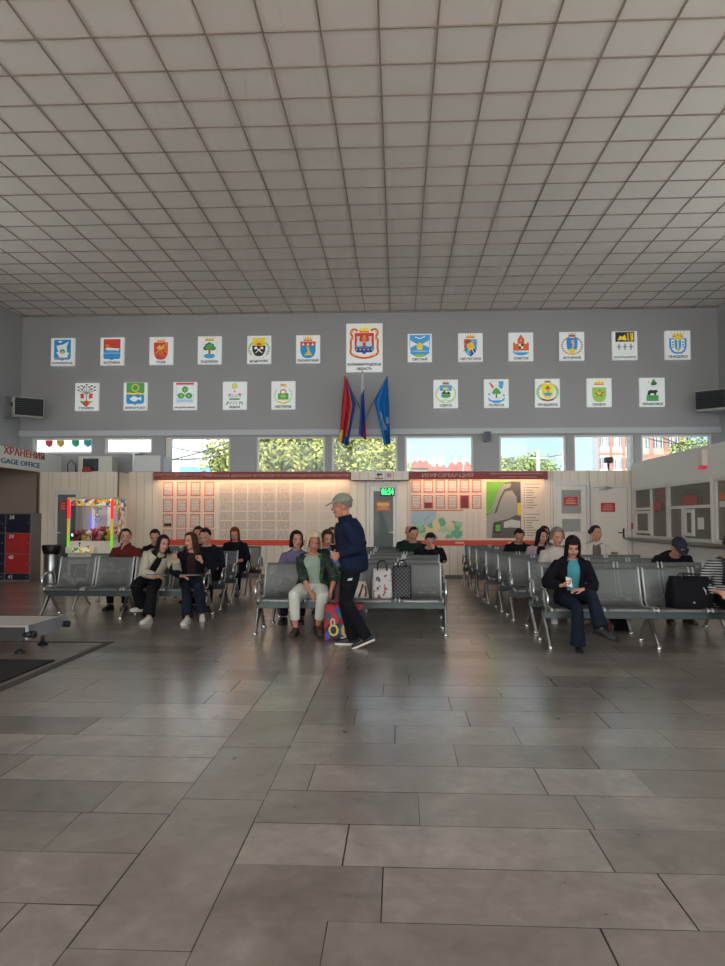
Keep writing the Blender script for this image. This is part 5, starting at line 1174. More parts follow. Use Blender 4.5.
def hand(mb, w, d, nrm, thumb, curl, sc):
    """palm, four jointed fingers, thumb; thumb=+1/-1 picks the side"""
    d = d.normalized(); nrm = (nrm-d*nrm.dot(d)).normalized(); s = d.cross(nrm)*thumb
    R = []
    for t, hw, th in ((-.012, .024, .018), (.02, .031, .017), (.05, .039, .016), (.085, .04, .0135), (.094, .035, .010)):
        R.append([w+(d*t+s*(hw*cos(2*pi*k/12))+nrm*(th*sin(2*pi*k/12)))*sc for k in range(12)])
    mb.rings(R)
    for off, L, c in ((.029, .070, 1.0), (.010, .078, 1.0), (-.010, .073, 1.08), (-.028, .058, 1.15)):
        p = w+(d*.082+s*off)*sc; pts = [p]; a = curl*.25*c
        for k, f in enumerate((.45, .32, .26)):
            a += curl*c*(.35, .5, .35)[k]; v = d*cos(a)+nrm*sin(a)+s*off*.8
            p = p+v.normalized()*(L*f*sc); pts.append(p)
        mb.tube(pts, [.0092*sc, .0088*sc, .008*sc, .0068*sc], 8, 0, True)
    p0 = w+(d*.02+s*.026)*sc; p1 = p0+(d*.030+s*.028+nrm*.010)*sc; p2 = p1+(d*.030+s*(.012-.012*curl)+nrm*(.008+.012*curl))*sc; p3 = p2+(d*.022-s*.004*curl+nrm*.006)*sc
    mb.tube([p0, p1, p2, p3], [.014*sc, .011*sc, .0095*sc, .008*sc], 8, 0, True)
HEAD = [((0,.012,.03),(.075,.094,.088)), ((0,-.028,-.03),(.061,.062,.083)), ((0,-.034,-.073),(.047,.05,.042)), ((0,-.07,-.098),(.021,.018,.017)), ((0,-.076,.026),(.05,.018,.013)), ((.033,-.062,-.026),(.027,.027,.026)), ((-.033,-.062,-.026),(.027,.027,.026)), ((0,-.086,-.056),(.021,.010,.010)), ((.077,.01,-.008),(.011,.022,.032)), ((-.077,.01,-.008),(.011,.022,.032)), ((0,-.100,-.022),(.016,.013,.011))]
def hair_mesh(M, hs, style, m, seed=0):
    """style: back length L, side length, hairline deg, volume, part, hang taper"""
    rr = random.Random(seed); na, nr = 44, 18
    sem = V((.083, .103, .100))*style.get('vol', 1.04); cen = V((0, .012, .03)); ph = [rr.uniform(-1, 1) for _ in range(na)]
    rows = []
    line = style.get('line', 42); fringe = style.get('fringe', 0); L = style.get('len', 0); side = style.get('side', -12); back = style.get('back', -38); face = style.get('face', 50)
    for j in range(na):
        az = -180+360*j/na; aa = abs(az)          # 0 = over the face
        if aa < face: low = (line if not fringe else fringe); hang = 0
        elif aa < face+24: k = (aa-face)/24; low = (line if not fringe else fringe)*(1-k)+side*k; hang = L*k**.5*style.get('sidek', .85) if k > .25 else 0
        else: k = min(1, (aa-face-24)/50); low = side*(1-k)+back*k; hang = L*(style.get('sidek', .85)*(1-k)+k)
        if L > 0 and hang > 0: low = max(low, -12)
        col = []
        for i in range(nr+1):
            t = i/nr
            if hang > 0: ns = .55
            else: ns = 1.0
            if t <= ns:
                el = radians(90-(90-low)*(t/ns)); r = 1+.03*ph[j]*min(1, t*2)+style.get('puff', 0)*max(0, sin(el*1.2+.5))*.2
                p = cen+V((sem.x*r*cos(el)*sin(radians(az)), -sem.y*r*cos(el)*cos(radians(az)), sem.z*r*sin(el)))
            else:
                k = (t-ns)/(1-ns); q = col[int(ns*nr)]; w = style.get('flare', 1.0)
                p = V((q.x*(1+(w-1)*k)+.006*ph[j]*k, q.y*(1+(w-1)*k*.6)-style.get('fwd', 0)*k*(1 if aa < 110 else 0), q.z-hang*k*(1+.12*ph[j])))
            col.append(p)
        rows.append(col)
    vs = []; fs = []
    n = nr+1
    for col in rows: vs += col
    for j in range(na):
        k = (j+1) % na
        for i in range(nr): fs.append((j*n+i, k*n+i, k*n+i+1, j*n+i+1))
    # inner shell closes the volume
    o = len(vs); vs += [cen+(p-cen)*.86 if p.z > -.05 else V((p.x*.80, p.y*.80, p.z)) for p in vs]
    fs += [tuple(reversed([x+o for x in f])) for f in fs]
    for j in range(na):
        k = (j+1) % na; fs.append((j*n+nr, k*n+nr, k*n+nr+o, j*n+nr+o))
    mb = MB(); mb.add([M @ (p*hs) for p in vs], fs, 0, True); return mb
def person(label, X, Y, yaw=0, s=.97, fem=False, lean=4, curl=14, side=0, twist=0, hz=.522, hy=0, hp=8, hr=0, sk=0, hairst=None, hairm=None,
           top=None, topr=.016, sleeve=1.0, hem=.10, cuff=None, collar=.0, pants=None, pantr=.014, flare=0, feet=None, shoes=None, sole=None, knees=None, hands=None, elbows=None, hcurl=(.9, .9), hdir=None, hnrm=None, vox=.011, stand=False,
           shirt=None, cap=None, openf=0, extra=None, group=None, bare=None, bust=0, belly=0, weight=1.0):
    root_M = Matrix.Translation((X, Y, 0)) @ Matrix.Rotation(yaw, 4, 'Z'); inv = root_M.inverted()
    loc = lambda p: inv @ p if p is not None else None
    X3 = V((1,0,0)); wS = .165 if fem else .190; wS *= s
    # spine
    P = V((0, 0, hz)); pts = {0: P}; N = 13; Ls = .455*s
    def sdir(t): a = radians(lean+curl*t); b = radians(side*(.5+t)); return V((sin(b), -sin(a)*cos(b), cos(a)*cos(b))).normalized()
    sp = [P]
    for i in range(N): sp.append(sp[-1]+sdir((i+.5)/N)*(Ls/N))
    def spos(m):          # metres (unscaled) along the spine
        u = m*s/Ls*N
        if u <= 0: return P+sdir(0)*(m*s)
        i = min(int(u), N-1); return sp[i].lerp(sp[i+1], u-i) if u <= N else sp[N]+sdir(1)*((u-N)*Ls/N)
    def frame(m):
        t = max(0, min(1, m/.5)); d = sdir(t); x = Matrix.Rotation(radians(twist*t), 3, 'Z') @ X3; x = (x-d*x.dot(d)).normalized(); return x, d.cross(x)*1.0
    if fem: prof = [(-.11,.13,.10),(-.06,.168,.122),(.0,.176,.124),(.08,.155,.112),(.17,.128,.098),(.27,.146,.112),(.34,.152,.116),(.41,.148,.098),(.455,.12,.08),(.49,.075,.062),(.51,.056,.056)]
    else: prof = [(-.11,.13,.105),(-.06,.168,.125),(.0,.172,.124),(.08,.162,.118),(.17,.152,.114),(.27,.17,.122),(.34,.178,.122),(.41,.172,.105),(.455,.135,.085),(.49,.085,.068),(.51,.062,.062)]
    def torso(mb, off, t0=-.11, t1=.51, part=None):
        R = []
        ms = [p[0] for p in prof]
        def rad(m):
            for (a, rx, ry), (b, sx, sy) in zip(prof, prof[1:]):
                if m <= b: k = max(0, (m-a)/(b-a)); return rx+(sx-rx)*k, ry+(sy-ry)*k
            return prof[-1][1:]
        seq = [t0]+[m for m in ms if t0+.015 < m < t1-.01]+[t1]
        for m in seq:
            rx, ry = rad(m); x, y = frame(m); c = spos(m); rx = (rx*weight*s+off); ry = (ry*weight*s+off)
            n = 24; ring = []
            for k in range(n+1 if part else n):
                a = 2*pi*k/n if not part else radians(-90+part)+radians(360-2*part)*k/n
                ca, sa = cos(a), sin(a); ca = abs(ca)**.85*(1 if ca > 0 else -1); r = ry
                if sa < 0 and bust and .22 < m < .42: r = ry+bust*s*(1-abs(ca))**.5*(1-abs(m-.32)/.1)
                if sa < 0 and belly and m < .26: r = ry+belly*s*max(0, 1-abs(m-.1)/.16)
                ring.append(c+x*(rx*ca)+y*(r*sa*(1 if y.y > 0 else -1)))
            R.append(ring)
        if part: mb.rings(R, 0, cap=False, closed=False)
        else: mb.rings(R, 0)
    xS, yS = frame(.44); S = spos(.41); sh = {-1: S-xS*wS, 1: S+xS*wS}
    # head
    nb = spos(.50); upn = (sdir(1)*.6+V((0,0,1))*.4).normalized()
    RH = Matrix.Rotation(radians(hy), 3, 'Z') @ Matrix.Rotation(radians(hp), 3, 'X') @ Matrix.Rotation(radians(hr), 3, 'Y')
    hs = s*(1.04 if fem else 1.06); Hc = nb+upn*(.034*s)+RH @ V((0, -.02*hs, .104*hs))
    MH = Matrix.Translation(Hc) @ RH.to_4x4()
    # limbs
    La, Lf = .29*s, .255*s; Lt, Lc = .435*s, .43*s
    hip = {-1: spos(-.0)-X3*.09*s, 1: spos(-.0)+X3*.09*s}; 
    hands = hands or {}; elbows = elbows or {}; feet = feet or {}; knees = knees or {}
    W, E, K, An = {}, {}, {}, {}
    for q in (-1, 1):
        t = loc(hands[q]) if q in hands and hands[q] is not None else V((q*.09*s, -.30*s, hz+.115))
        pole = elbows.get(q, V((q*.55, .45, -.55))); E[q], W[q] = ik(sh[q], t, La, Lf, pole)
        if stand: a = loc(feet[q]) if q in feet else V((q*.1, 0, .085))
        else: a = loc(feet[q]) if q in feet else V((q*.12*s, -.40*s, .085))
        pole = knees.get(q, V((q*.12, -1, .9)) if not stand else V((0, -1, .0))); K[q], An[q] = ik(hip[q], a, Lt, Lc, pole)
    fdir = {}
    for q in (-1, 1):
        f = (extra or {}).get('fdir%d' % q); fdir[q] = (inv.to_3x3() @ V(f)).normalized() if f else V((q*.15, -1, 0)).normalized()
    # ---- body
    mb = MB(); torso(mb, -.012)
    mb.tube([spos(.44), nb, Hc+RH @ V((0, .02, -.06))*hs], [.062*s, .054*s if not fem else .046*s, .052*s if not fem else .046*s], 14, 0, True)
    for c, r in HEAD: mb.ell(MH @ (V(c)*hs), V(r)*hs, RH, 16, 10)
    mb.tube([MH @ (V((0,-.082,.018))*hs), MH @ (V((0,-.098,-.006))*hs), MH @ (V((0,-.110,-.022))*hs)], [.008*hs, .010*hs, .012*hs], 8, 0, True)
    for q in (-1, 1):
        mb.tube([sh[q]-xS*q*.03, sh[q].lerp(E[q], .5), E[q]], [.048*s, .043*s, .036*s], 12, 0, True)
        mb.tube([E[q], E[q].lerp(W[q], .35), W[q]], [.037*s, .036*s, .024*s], 12, 0, True)
        dd = (W[q]-E[q]).normalized(); hd = (hdir or {}).get(q); hd = (inv.to_3x3() @ V(hd)) if hd else dd
        hn = (hnrm or {}).get(q); hn = (inv.to_3x3() @ V(hn)) if hn else V((-q*.3, 0, -1))
        if abs(hn.normalized().dot(hd.normalized())) > .95: hn = V((0, 1, -.2))
        hd = hd.normalized(); nn = (hn-hd*hn.dot(hd)).normalized(); side_v = hd.cross(nn); th = 1 if side_v.dot(V((-q, -.4, .3))) > 0 else -1
        hand(mb, W[q]+hd*.012*s, hd, hn, th, hcurl[0 if q < 0 else 1], s*(.94 if fem else 1.03))
        mb.tube([hip[q], hip[q].lerp(K[q], .5), K[q]], [.080*s, .066*s, .048*s], 12, 0, True)
        mb.tube([K[q], K[q].lerp(An[q], .35), An[q]], [.049*s, .050*s, .033*s], 12, 0, True)
        mb.tube([An[q]+V((0,0,-.02)), An[q]+fdir[q]*.06*s+V((0,0,-.052)), An[q]+fdir[q]*.14*s+V((0,0,-.062))], [.033*s, .026*s, .018*s], 10, 0, True)
    me = fuse(mb, 'person', SK[sk], vox, 1); root = link('person', me); root.matrix_world = root_M
    root.location = (X, Y, 0); root.rotation_euler = (0, 0, yaw)
    tag(root, label, 'person', group)
    def child(mb_or_me, name, m, fz=None):
        if fz: return link(name, fuse(mb_or_me, name, m, fz), root)
        return mb_or_me.build(name, m, root)
    # face
    for q in (-1, 1):
        e = MB(); e.ell(MH @ (V((q*.031, -.080, .006))*hs), V((.012, .009, .0065))*hs, RH, 10, 6, 0); e.ell(MH @ (V((q*.031, -.0865, .006))*hs), V((.0075, .005, .007))*hs, RH, 8, 6, 1); child(e, 'eye', [M_eye, M_iris])
        e = MB(); e.tube([MH @ (V((q*x, y, z))*hs) for x, y, z in ((.015,-.094,.026), (.032,-.092,.031), (.05,-.080,.026))], [.0045, .005, .003], 6); child(e, 'eyebrow', hairm or M_iris)
    e = MB(); e.tube([MH @ (V((x, y, z))*hs) for x, y, z in ((-.021,-.086,-.056), (-.008,-.0955,-.053), (.008,-.0955,-.053), (.021,-.086,-.056))], [.003, .0055, .0055, .003], 6); e.tube([MH @ (V((x, y, z))*hs) for x, y, z in ((-.018,-.087,-.061), (0,-.0955,-.063), (.018,-.087,-.061))], [.003, .006, .003], 6); child(e, 'mouth', M_lip)
    if hairst: child(hair_mesh(MH, hs, hairst, hairm, len(label)), 'hair', hairm)
    if hairst and hairst.get('bun'): e = MB(); e.ell(MH @ (V((0, .125, .02))*hs), V((.045, .04, .045))*hs); child(e, 'hair_bun', hairm)
    if cap:
        e = MB(); R = []; 
        for el in (-2, 12, 30, 50, 70, 84): a = radians(el); R.append([MH @ (V((0, .012, .045))*hs+V((.090*cos(a)*sin(2*pi*k/24), -.112*cos(a)*cos(2*pi*k/24), .10*sin(a)))*hs) for k in range(24)])
        e.rings(R); vis = []
        for zz in (0, .012): 
            vis.append([MH @ (V((x*.078, -.085+(-.09*(1-x*x*.8)), .045-.03*(1-x*x)+zz))*hs) for x in [k/8-1 for k in range(17)]] + [MH @ (V((x*.084, -.06-.035*(1-x*x), .046+zz))*hs) for x in [1-k/8 for k in range(17)]])
        e.rings(vis, 0, smooth=False); cc = child(e, 'cap', cap)
        if (extra or {}).get('swoosh'):
            g = MB(); c0 = [(-.028,.018),(-.012,.004),(.03,.024),(-.008,.013),(-.018,.014)]
            g.poly([MH @ (V((x, -.1035+(z*.25), .055+z*1.0))*hs) for x, z in [(-.03,.012),(-.022,-.002),(-.012,-.006),(.034,.02),(-.008,.004),(-.016,.006)]]); g.build('emblem', M_white_p, cc)
    # ---- trousers
    if pants:
        mb = MB(); torso(mb, pantr*.6, -.11, .10)
        for q in (-1, 1):
            d0 = (An[q]-K[q]).normalized(); end = An[q]-d0*(extra or {}).get('crop', .02)
            mb.tube([hip[q]-X3*q*.01, hip[q].lerp(K[q], .5), K[q]-(K[q]-hip[q]).normalized()*.03, K[q], K[q]+d0*.04, K[q].lerp(end, .5), end],
                    [(.09*weight*s+pantr*.5), (.074*weight*s+pantr), (.058*s+pantr), (.056*s+pantr), (.056*s+pantr), (.050*s+pantr+flare*.4), (.040*s+pantr+flare)], 16)
            mb.ell(hip[q]+V((0, .02, -.0)), (.095*s, .10*s, .09*s))
        child(mb, 'trousers', pants, max(.009, vox))
    # ---- shoes
    if shoes:
        for q in (-1, 1):
            f = fdir[q]; up = V((0,0,1)); up = (up-f*up.dot(f)).normalized(); sd = f.cross(up); b = An[q]-up*.085*s
            R = []
            for t, hw, h in ((-.075,.022,.055),(-.065,.032,.075),(-.02,.036,.095),(.03,.037,.09),(.08,.043,.065),(.14,.045,.05),(.18,.036,.04),(.197,.02,.026)):
                R.append([b+f*t*s+sd*(hw*s*(abs(cos(a))**.7)*(1 if cos(a) > 0 else -1))+up*(h*s*.5+h*s*.5*(abs(sin(a))**.7)*(1 if sin(a) > 0 else -1)+.006) for a in [2*pi*k/14 for k in range(14)]])
            g = MB(); g.rings(R); o = g.build('shoe', shoes, root)
            R = []
            for t, hw in ((-.08,.02),(-.07,.034),(-.02,.038),(.03,.039),(.08,.045),(.14,.047),(.185,.037),(.203,.018)):
                R.append([b+f*t*s+sd*hw*s*x+up*z for x, z in ((-1,0),(1,0),(1,.02),(-1,.02))])
            g = MB(); g.rings(R, smooth=False); g.build('sole', sole or shoes, o)
    # ---- top
    if top:
        mb = MB()
        if openf: torso(mb, topr, -hem, .475, openf)
        else: torso(mb, topr, -hem, .482)
        sl = MB() if openf else mb
        for q in (-1, 1):
            ce = E[q].lerp(W[q], sleeve if sleeve <= 1 else .96)
            a0 = sh[q]-xS*q*.055*s
            if sleeve > 0: sl.tube([a0, sh[q], sh[q].lerp(E[q], .45), E[q]-(E[q]-sh[q]).normalized()*.02, E[q]+(W[q]-E[q]).normalized()*.02, E[q].lerp(ce, .5), ce], [.044*s+topr*.6, .049*s+topr*.7, .049*s+topr*.85, .044*s+topr*.9, .043*s+topr*.9, .040*s+topr*.8, .032*s+topr*.7], 14)
            else:
                ce = sh[q].lerp(E[q], -sleeve); sl.tube([a0, sh[q], ce], [.05*s+topr, .052*s+topr, .052*s+topr], 14)
        if openf:
            o = mb.build(extra.get('topname', 'jacket'), top, root); md = o.modifiers.new('s', 'SOLIDIFY'); md.thickness = .012; md.offset = 1
            child(sl, 'sleeves', top, vox)
        else: child(mb, (extra or {}).get('topname', 'sweater'), top, max(.009, vox))
        if collar:
            c = MB(); x, y = frame(.48); y = y*(1 if y.y > 0 else -1); d = sdir(1); R = []
            for hgt, rr_ in ((-.02, .088), (.0, .078), (collar*.6, .072), (collar, .078), (collar*.9, .083), (.0, .092)):
                cc = spos(.478)+d*hgt*s; R.append([cc+(x*cos(2*pi*k/20)*rr_+y*sin(2*pi*k/20)*rr_*.95)*s for k in range(20)])
            c.rings(R, cap=False); c.build('collar', top, root)
    if shirt:
        mb = MB(); torso(mb, .004, -.04, .478); child(mb, 'shirt', shirt, max(.009, vox))
    return root, dict(W=W, E=E, H=MH, S=sh, spos=spos, frame=frame, hs=hs)
BLK = fabric('cloth_black', (22, 23, 28)); NAVY = fabric('cloth_navy', (26, 34, 56)); DENIM = fabric('denim_dark', (26, 33, 46)); CHAR = fabric('cloth_charcoal', (40, 40, 44))
H_BLACK = hair_mat('hair_black', (24, 20, 20)); H_BROWN = hair_mat('hair_brown', (62, 42, 32)); H_BLOND = hair_mat('hair_blonde', (206, 190, 158)); H_RED = hair_mat('hair_red', (116, 56, 38)); H_GREY = hair_mat('hair_grey', (128, 120, 112)); H_DARK = hair_mat('hair_dark', (40, 32, 28))
SHORT = dict(len=0, line=46, side=4, back=-32, vol=1.06, face=52); LONG = dict(len=.30, line=40, face=46, vol=1.08, sidek=.95); BOB = dict(len=.11, line=38, face=50, vol=1.13, puff=.3, sidek=.9, flare=1.05); TIED = dict(len=0, line=44, side=-8, back=-30, vol=1.05, face=52, bun=1)
FRINGE = dict(len=.33, fringe=20, face=42, vol=1.09, sidek=1.0, flare=1.14, fwd=.02)
M_shw = mat('shoe_white', (200, 198, 192), .6); M_shb = mat('shoe_black', (24, 24, 26), .5); M_shbr = mat('shoe_brown', (70, 44, 38), .5); M_solew = mat('sole_white', (206, 204, 198), .6)

# --- standing man in a cap, stepping towards the seated woman (faces the luggage side)
Ys = 8.28
fl, fr = at(343, 641, Ys-.02), at(366, 640, Ys-.18)
cent = at(353, 585, Ys)
man, J = person('older man in navy jacket and grey cap standing by the blonde woman with a bottle', cent.x, Ys, -pi/2, 1.0, lean=3, curl=13, hz=.93, hp=6, hy=4, sk=2, stand=True,
    hairst=dict(len=0, line=40, side=-4, back=-30, vol=1.0, face=58), hairm=H_GREY, cap=mat('cap_grey_green', (132, 138, 124), .8, bump=.2, bscale=200), top=NAVY, topr=.04, hem=.10, collar=.06, pants=BLK, pantr=.024, belly=.03, weight=1.08,
    feet={-1: V((at(352, 640, Ys).x, Ys+.09, .085)), 1: V((at(366, 636, Ys).x, Ys-.12, .135))},
    hands={-1: at(341, 551, Ys+.17), 1: at(340, 553, Ys-.20)}, elbows={-1: V((-.3, .8, -.5)), 1: V((.3, .9, -.5))}, hcurl=(1.0, 1.25), hdir={1: (-.7, .25, -.65), -1: (-.8, -.2, -.4)}, hnrm={1: (.1, .9, .3), -1: (0, -.8, -.5)},
    shoes=M_shb, sole=M_solew, extra={'topname': 'jacket', 'fdir-1': (-1, .05, 0), 'fdir1': (-.9, -.1, -.36), 'crop': -.035}, vox=.0075)
hx = man.matrix_world @ (J['W'][1]) if False else V((cent.x, Ys, 0)) + Matrix.Rotation(-pi/2, 3, 'Z') @ J['W'][1]
# pale emblem on the thigh
tr = [c for c in man.children if c.name.startswith('trousers')][0]; mi = (Matrix.Translation((cent.x, Ys, 0)) @ Matrix.Rotation(-pi/2, 4, 'Z')).inverted(); q = MB()
def on_cloth(px, py):
    o_ = mi @ cam.location; d_ = (mi.to_3x3() @ ray(px, py)).normalized(); ok, co, nn, _ = tr.ray_cast(o_, d_)
    return co+nn*.003 if ok else None
ps = [on_cloth(*p_) for p_ in ((347.3, 581), (348.3, 578.6), (352.8, 577.8), (351.8, 580.2))]
if all(ps): q.poly(ps[::-1]); q.build('emblem', mat('emblem_pale', (190, 192, 194), .6), tr)
hb_ = hx + V((-.055, .06, -.075))
r = thing('water_bottle', 'clear plastic water bottle with blue label in the hand of the capped man', 'bottle', hb_); r.rotation_euler = (.15, -.5, 0)
M_pet = glass_mat('clear_plastic', (232, 238, 242), .22, .12, (200, 214, 222))
MB().lathe([(.026, -.09), (.032, -.08), (.032, .05), (.028, .08), (.013, .105), (.013, .12)], n=16).build('body', M_pet, r); MB().lathe([(.0328, -.03), (.0328, .03)], n=16).build('label_band', mat('bottle_blue', (60, 130, 196), .4), r); MB().lathe([(.016, .118), (.016, .136), (.012, .138)], n=12).build('cap', mat('cap_blue', (40, 90, 180), .4), r)

# --- blonde woman on the front bench
GJ = mat('green_black_jacket', (30, 40, 34), .7, bump=.4, bscale=20); nt, b = nodes(GJ)
tc = new(nt, 'ShaderNodeTexCoord'); n = new(nt, 'ShaderNodeTexNoise'); n.inputs['Scale'].default_value = 13; n.inputs['Detail'].default_value = 3; n.inputs['Distortion'].default_value = 1.5; nt.links.new(tc.outputs['Object'], n.inputs['Vector'])
rp = new(nt, 'ShaderNodeValToRGB'); nt.links.new(n.outputs['Fac'], rp.inputs[0]); e = rp.color_ramp.elements; e[0].position = .54; e[0].color = (*lin((22, 30, 28)), 1); e[1].position = .66; e[1].color = (*lin((44, 112, 66)), 1); nt.links.new(rp.outputs[0], b.inputs['Base Color'])
MINT = fabric('tee_mint', (150, 168, 152)); WHT = fabric('trousers_white', (204, 208, 198))
cx = at(312.5, 590, 9.25).x
person('blonde woman in green patterned jacket and white trousers seated on the front bench', cx, 9.3, 0, .95, True, lean=-2, curl=12, hp=12, hy=20, sk=2, hairst=dict(len=.115, fringe=30, face=40, vol=1.24, puff=.3, sidek=.85, flare=1.08), hairm=H_BLOND, weight=1.22, bust=.03, belly=.035,
    top=GJ, topr=.024, sleeve=.42, hem=.05, openf=30, shirt=MINT, pants=WHT, pantr=.02, extra={'topname': 'jacket', 'crop': .10, 'fdir-1': (-.12, -1, 0), 'fdir1': (.35, -1, 0)},
    feet={-1: at(295.5, 628, 8.92), 1: at(318, 626, 9.02)}, knees={-1: V((-.25, -1, .9)), 1: V((.3, -1, .9))}, hands={-1: at(309, 591.5, 8.92), 1: at(331, 590.5, 8.98)}, elbows={-1: V((-.9, .3, -.5)), 1: V((.9, .3, -.5))}, hdir={-1: (.55, -.3, -.55), 1: (-.05, -.25, -1)}, hnrm={-1: (-.3, .3, -.8), 1: (-.9, .3, 0)},
    hcurl=(.7, .8), shoes=mat('sandal_brown', (66, 44, 40), .6), vox=.0075)

# --- young woman with phone, ticket-side front bench
TEAL = fabric('top_turquoise', (76, 146, 160))
gx = at(572, 600, 8.45).x
g, J = person('young woman with dark fringe, black jacket and turquoise top reading a white phone', gx, 8.5, 0, .93, True, lean=0, curl=18, hp=24, hy=-6, hairst=FRINGE, hairm=H_BLACK, top=fabric('jacket_black', (20, 21, 28)), topr=.026, sleeve=.98, hem=.08, openf=22, shirt=TEAL, pants=DENIM, pantr=.012, flare=.034,
    extra={'topname': 'jacket', 'fdir-1': (-.1, -1, -.05), 'fdir1': (.75, -.6, -.25), 'crop': -.01}, feet={-1: at(578, 645, 8.1), 1: at(601, 628, 7.86)}, knees={-1: V((.15, -1, .7)), 1: V((.1, -1, 1.1))}, hz=.535,
    hands={-1: at(561, 585.5, 8.2), 1: at(583, 589.5, 8.2)}, elbows={-1: V((-.8, .4, -.6)), 1: V((.8, .4, -.6))}, hdir={-1: (.85, -.25, .1), 1: (-.9, -.2, .0)}, hnrm={-1: (.1, .5, .8), 1: (0, .3, -1)}, hcurl=(1.2, .6), shoes=M_shb, bust=.02, vox=.0075)
hw = V((gx, 8.5, 0))+J['W'][-1]+V((.085, -.02, .03))
r = thing('smartphone', 'white smartphone in the hand of the young woman with dark fringe', 'phone', hw); r.rotation_euler = (-.6, .25, .3)
MB().bbox(-.036, .036, -.004, .004, -.05, .07, .003).build('case', M_white_p, r); MB().box(-.033, .033, .0041, .005, -.045, .066).build('screen', M_black, r)

# --- two laughing young women
BEI = fabric('coat_beige', (176, 170, 152)); 
ax = at(150, 590, 10.55).x
person('young woman in a beige coat laughing with a fist at her mouth', ax, 10.6, 0, .95, True, lean=12, curl=16, side=21, twist=20, hp=12, hy=42, hr=8, hairst=LONG, hairm=H_BLACK, top=BEI, topr=.03, sleeve=.97, hem=.08, collar=.045, openf=13, shirt=BLK, pants=BLK, pantr=.022, flare=.03, knees={-1: V((0, -1, .9)), 1: V((.15, -1, 1.1))}, hz=.53,
    feet={1: at(148.5, 617, 10.0), -1: at(141.5, 606, 10.45)}, hands={1: at(176, 560, 10.25), -1: at(155, 576, 10.2)}, elbows={1: V((.5, -.1, -.9)), -1: V((-.9, .3, -.4))}, hdir={1: (-.2, -.1, .9), -1: (.9, -.3, -.1)}, hnrm={1: (-.6, .5, 0), -1: (0, -.2, -1)}, hcurl=(.5, 2.2), shoes=M_shw, sole=M_solew, extra={'topname': 'coat', 'fdir1': (-.2, -1, 0), 'fdir-1': (-.5, -.8, .1)}, vox=.008)
bx = at(192, 590, 10.55).x
person('smiling young woman with long brown hair in a black jacket and dark jeans', bx, 10.6, 0, .94, True, lean=5, curl=18, side=3, hp=8, hy=-26, hr=-8, hairst=dict(len=.30, line=46, face=52, vol=1.07, sidek=.95, fwd=.03), hairm=H_BROWN, top=fabric('jacket_black', (20, 21, 28)), topr=.026, sleeve=.97, hem=.08, openf=20, shirt=fabric('knit_dark_brown', (52, 36, 34)), pants=DENIM, pantr=.016, flare=.025,
    feet={-1: at(187.5, 618.5, 9.95), 1: at(202, 614, 10.25)}, knees={-1: V((-.1, -1, .9)), 1: V((.1, -1, 1.0))}, hands={1: at(202, 562, 10.3), -1: at(181, 576, 10.25)}, elbows={1: V((.9, .2, -.6)), -1: V((-.9, .3, -.4))}, hdir={1: (-.35, -.2, .9), -1: (.8, -.4, -.1)}, hnrm={1: (-.8, .4, 0), -1: (0, -.2, -1)}, hcurl=(.5, 1.3), shoes=M_shw, sole=M_solew, extra={'topname': 'jacket', 'fdir-1': (-.1, -1, 0), 'fdir1': (.3, -.9, -.25)}, vox=.008)
M_tab = mat('tablet_dark', (34, 36, 44), .3)
for x_, lb in ((at(156, 579, 10.2).x, 'dark folder lying on the lap of the woman in beige'), (at(190, 579, 10.2).x, 'dark folder lying on the lap of the smiling brown-haired woman')):
    r = thing('folder', lb, 'folder', (x_, 10.26, .632)); r.rotation_euler = (-.1, 0, .08); MB().bbox(-.135, .135, -.10, .10, -.008, .008, .004).build('cover', M_tab, r); MB().box(-.13, .13, -.095, .095, -.0095, -.0081).build('pages', M_white_p, r)

# --- person in a striped shirt with a backpack strap, beside the duffel bag
STR = patt('striped_shirt', [(32, 36, 48), (172, 172, 170)], 34, 'stripe', .9)
sx = at(727, 600, 8.55).x
st, J = person('person in a black and white striped top with a dark shoulder strap', sx, 8.55, 0, .97, lean=2, curl=14, hp=16, hy=30, hairst=SHORT, hairm=H_BROWN, top=STR, topr=.022, sleeve=.9, pants=BLK, shoes=M_shb, extra={'topname': 'shirt'}, hands={-1: at(716, 591, 8.25), 1: at(735, 592, 8.3)}, vox=.009)
q = MB(); F = J['frame'](.4); pts = []
for m, k in ((.46, .0), (.44, -.1), (.38, -.15), (.28, -.155), (.17, -.145)):
    pts.append(J['spos'](m)+V((-.10, k, .028 if m > .43 else 0)))
q.tube(pts, .022, 8, flat=.5); q.build('shoulder_strap', M_bstrap, st)

# --- the others
def seat(blk, row, px): return BENCH[blk, row].location.y, at(px, 545, BENCH[blk, row].location.y).x
def sit(label, blk, row, px, **kw):
    y, x = seat(blk, row, px); kw.setdefault('shoes', M_shb); kw.setdefault('pants', BLK); kw.setdefault('vox', .012)
    return person(label, x, y+.02, kw.pop('yaw', 0), **kw)
LS, MS, TS = 'locker-side', 'middle', 'ticket-side'
RUST = fabric('sweater_rust', (92, 36, 32))
y, x = seat(LS, 1, 127)
m, J = sit('man in a rust red high-necked sweater holding a phone to his ear', LS, 1, 127, lean=2, curl=10, s=.96, hp=6, hy=14, hairst=SHORT, hairm=H_DARK, top=RUST, topr=.022, collar=.06, hands={-1: at(121.5, 551, y-.12), 1: None}, elbows={-1: V((-.6, -.5, -.8))}, hdir={-1: (.15, .1, .9)}, hnrm={-1: (.9, .2, 0)}, hcurl=(1.3, .8))
r = thing('smartphone', 'dark phone held to the ear of the man in rust red', 'phone', V((x, y+.02, 0))+J['H'] @ V((-.098, -.02, -.02))); r.rotation_euler = (.2, .1, 0); MB().bbox(-.004, .004, -.035, .035, -.07, .07, .003).build('case', M_black, r)
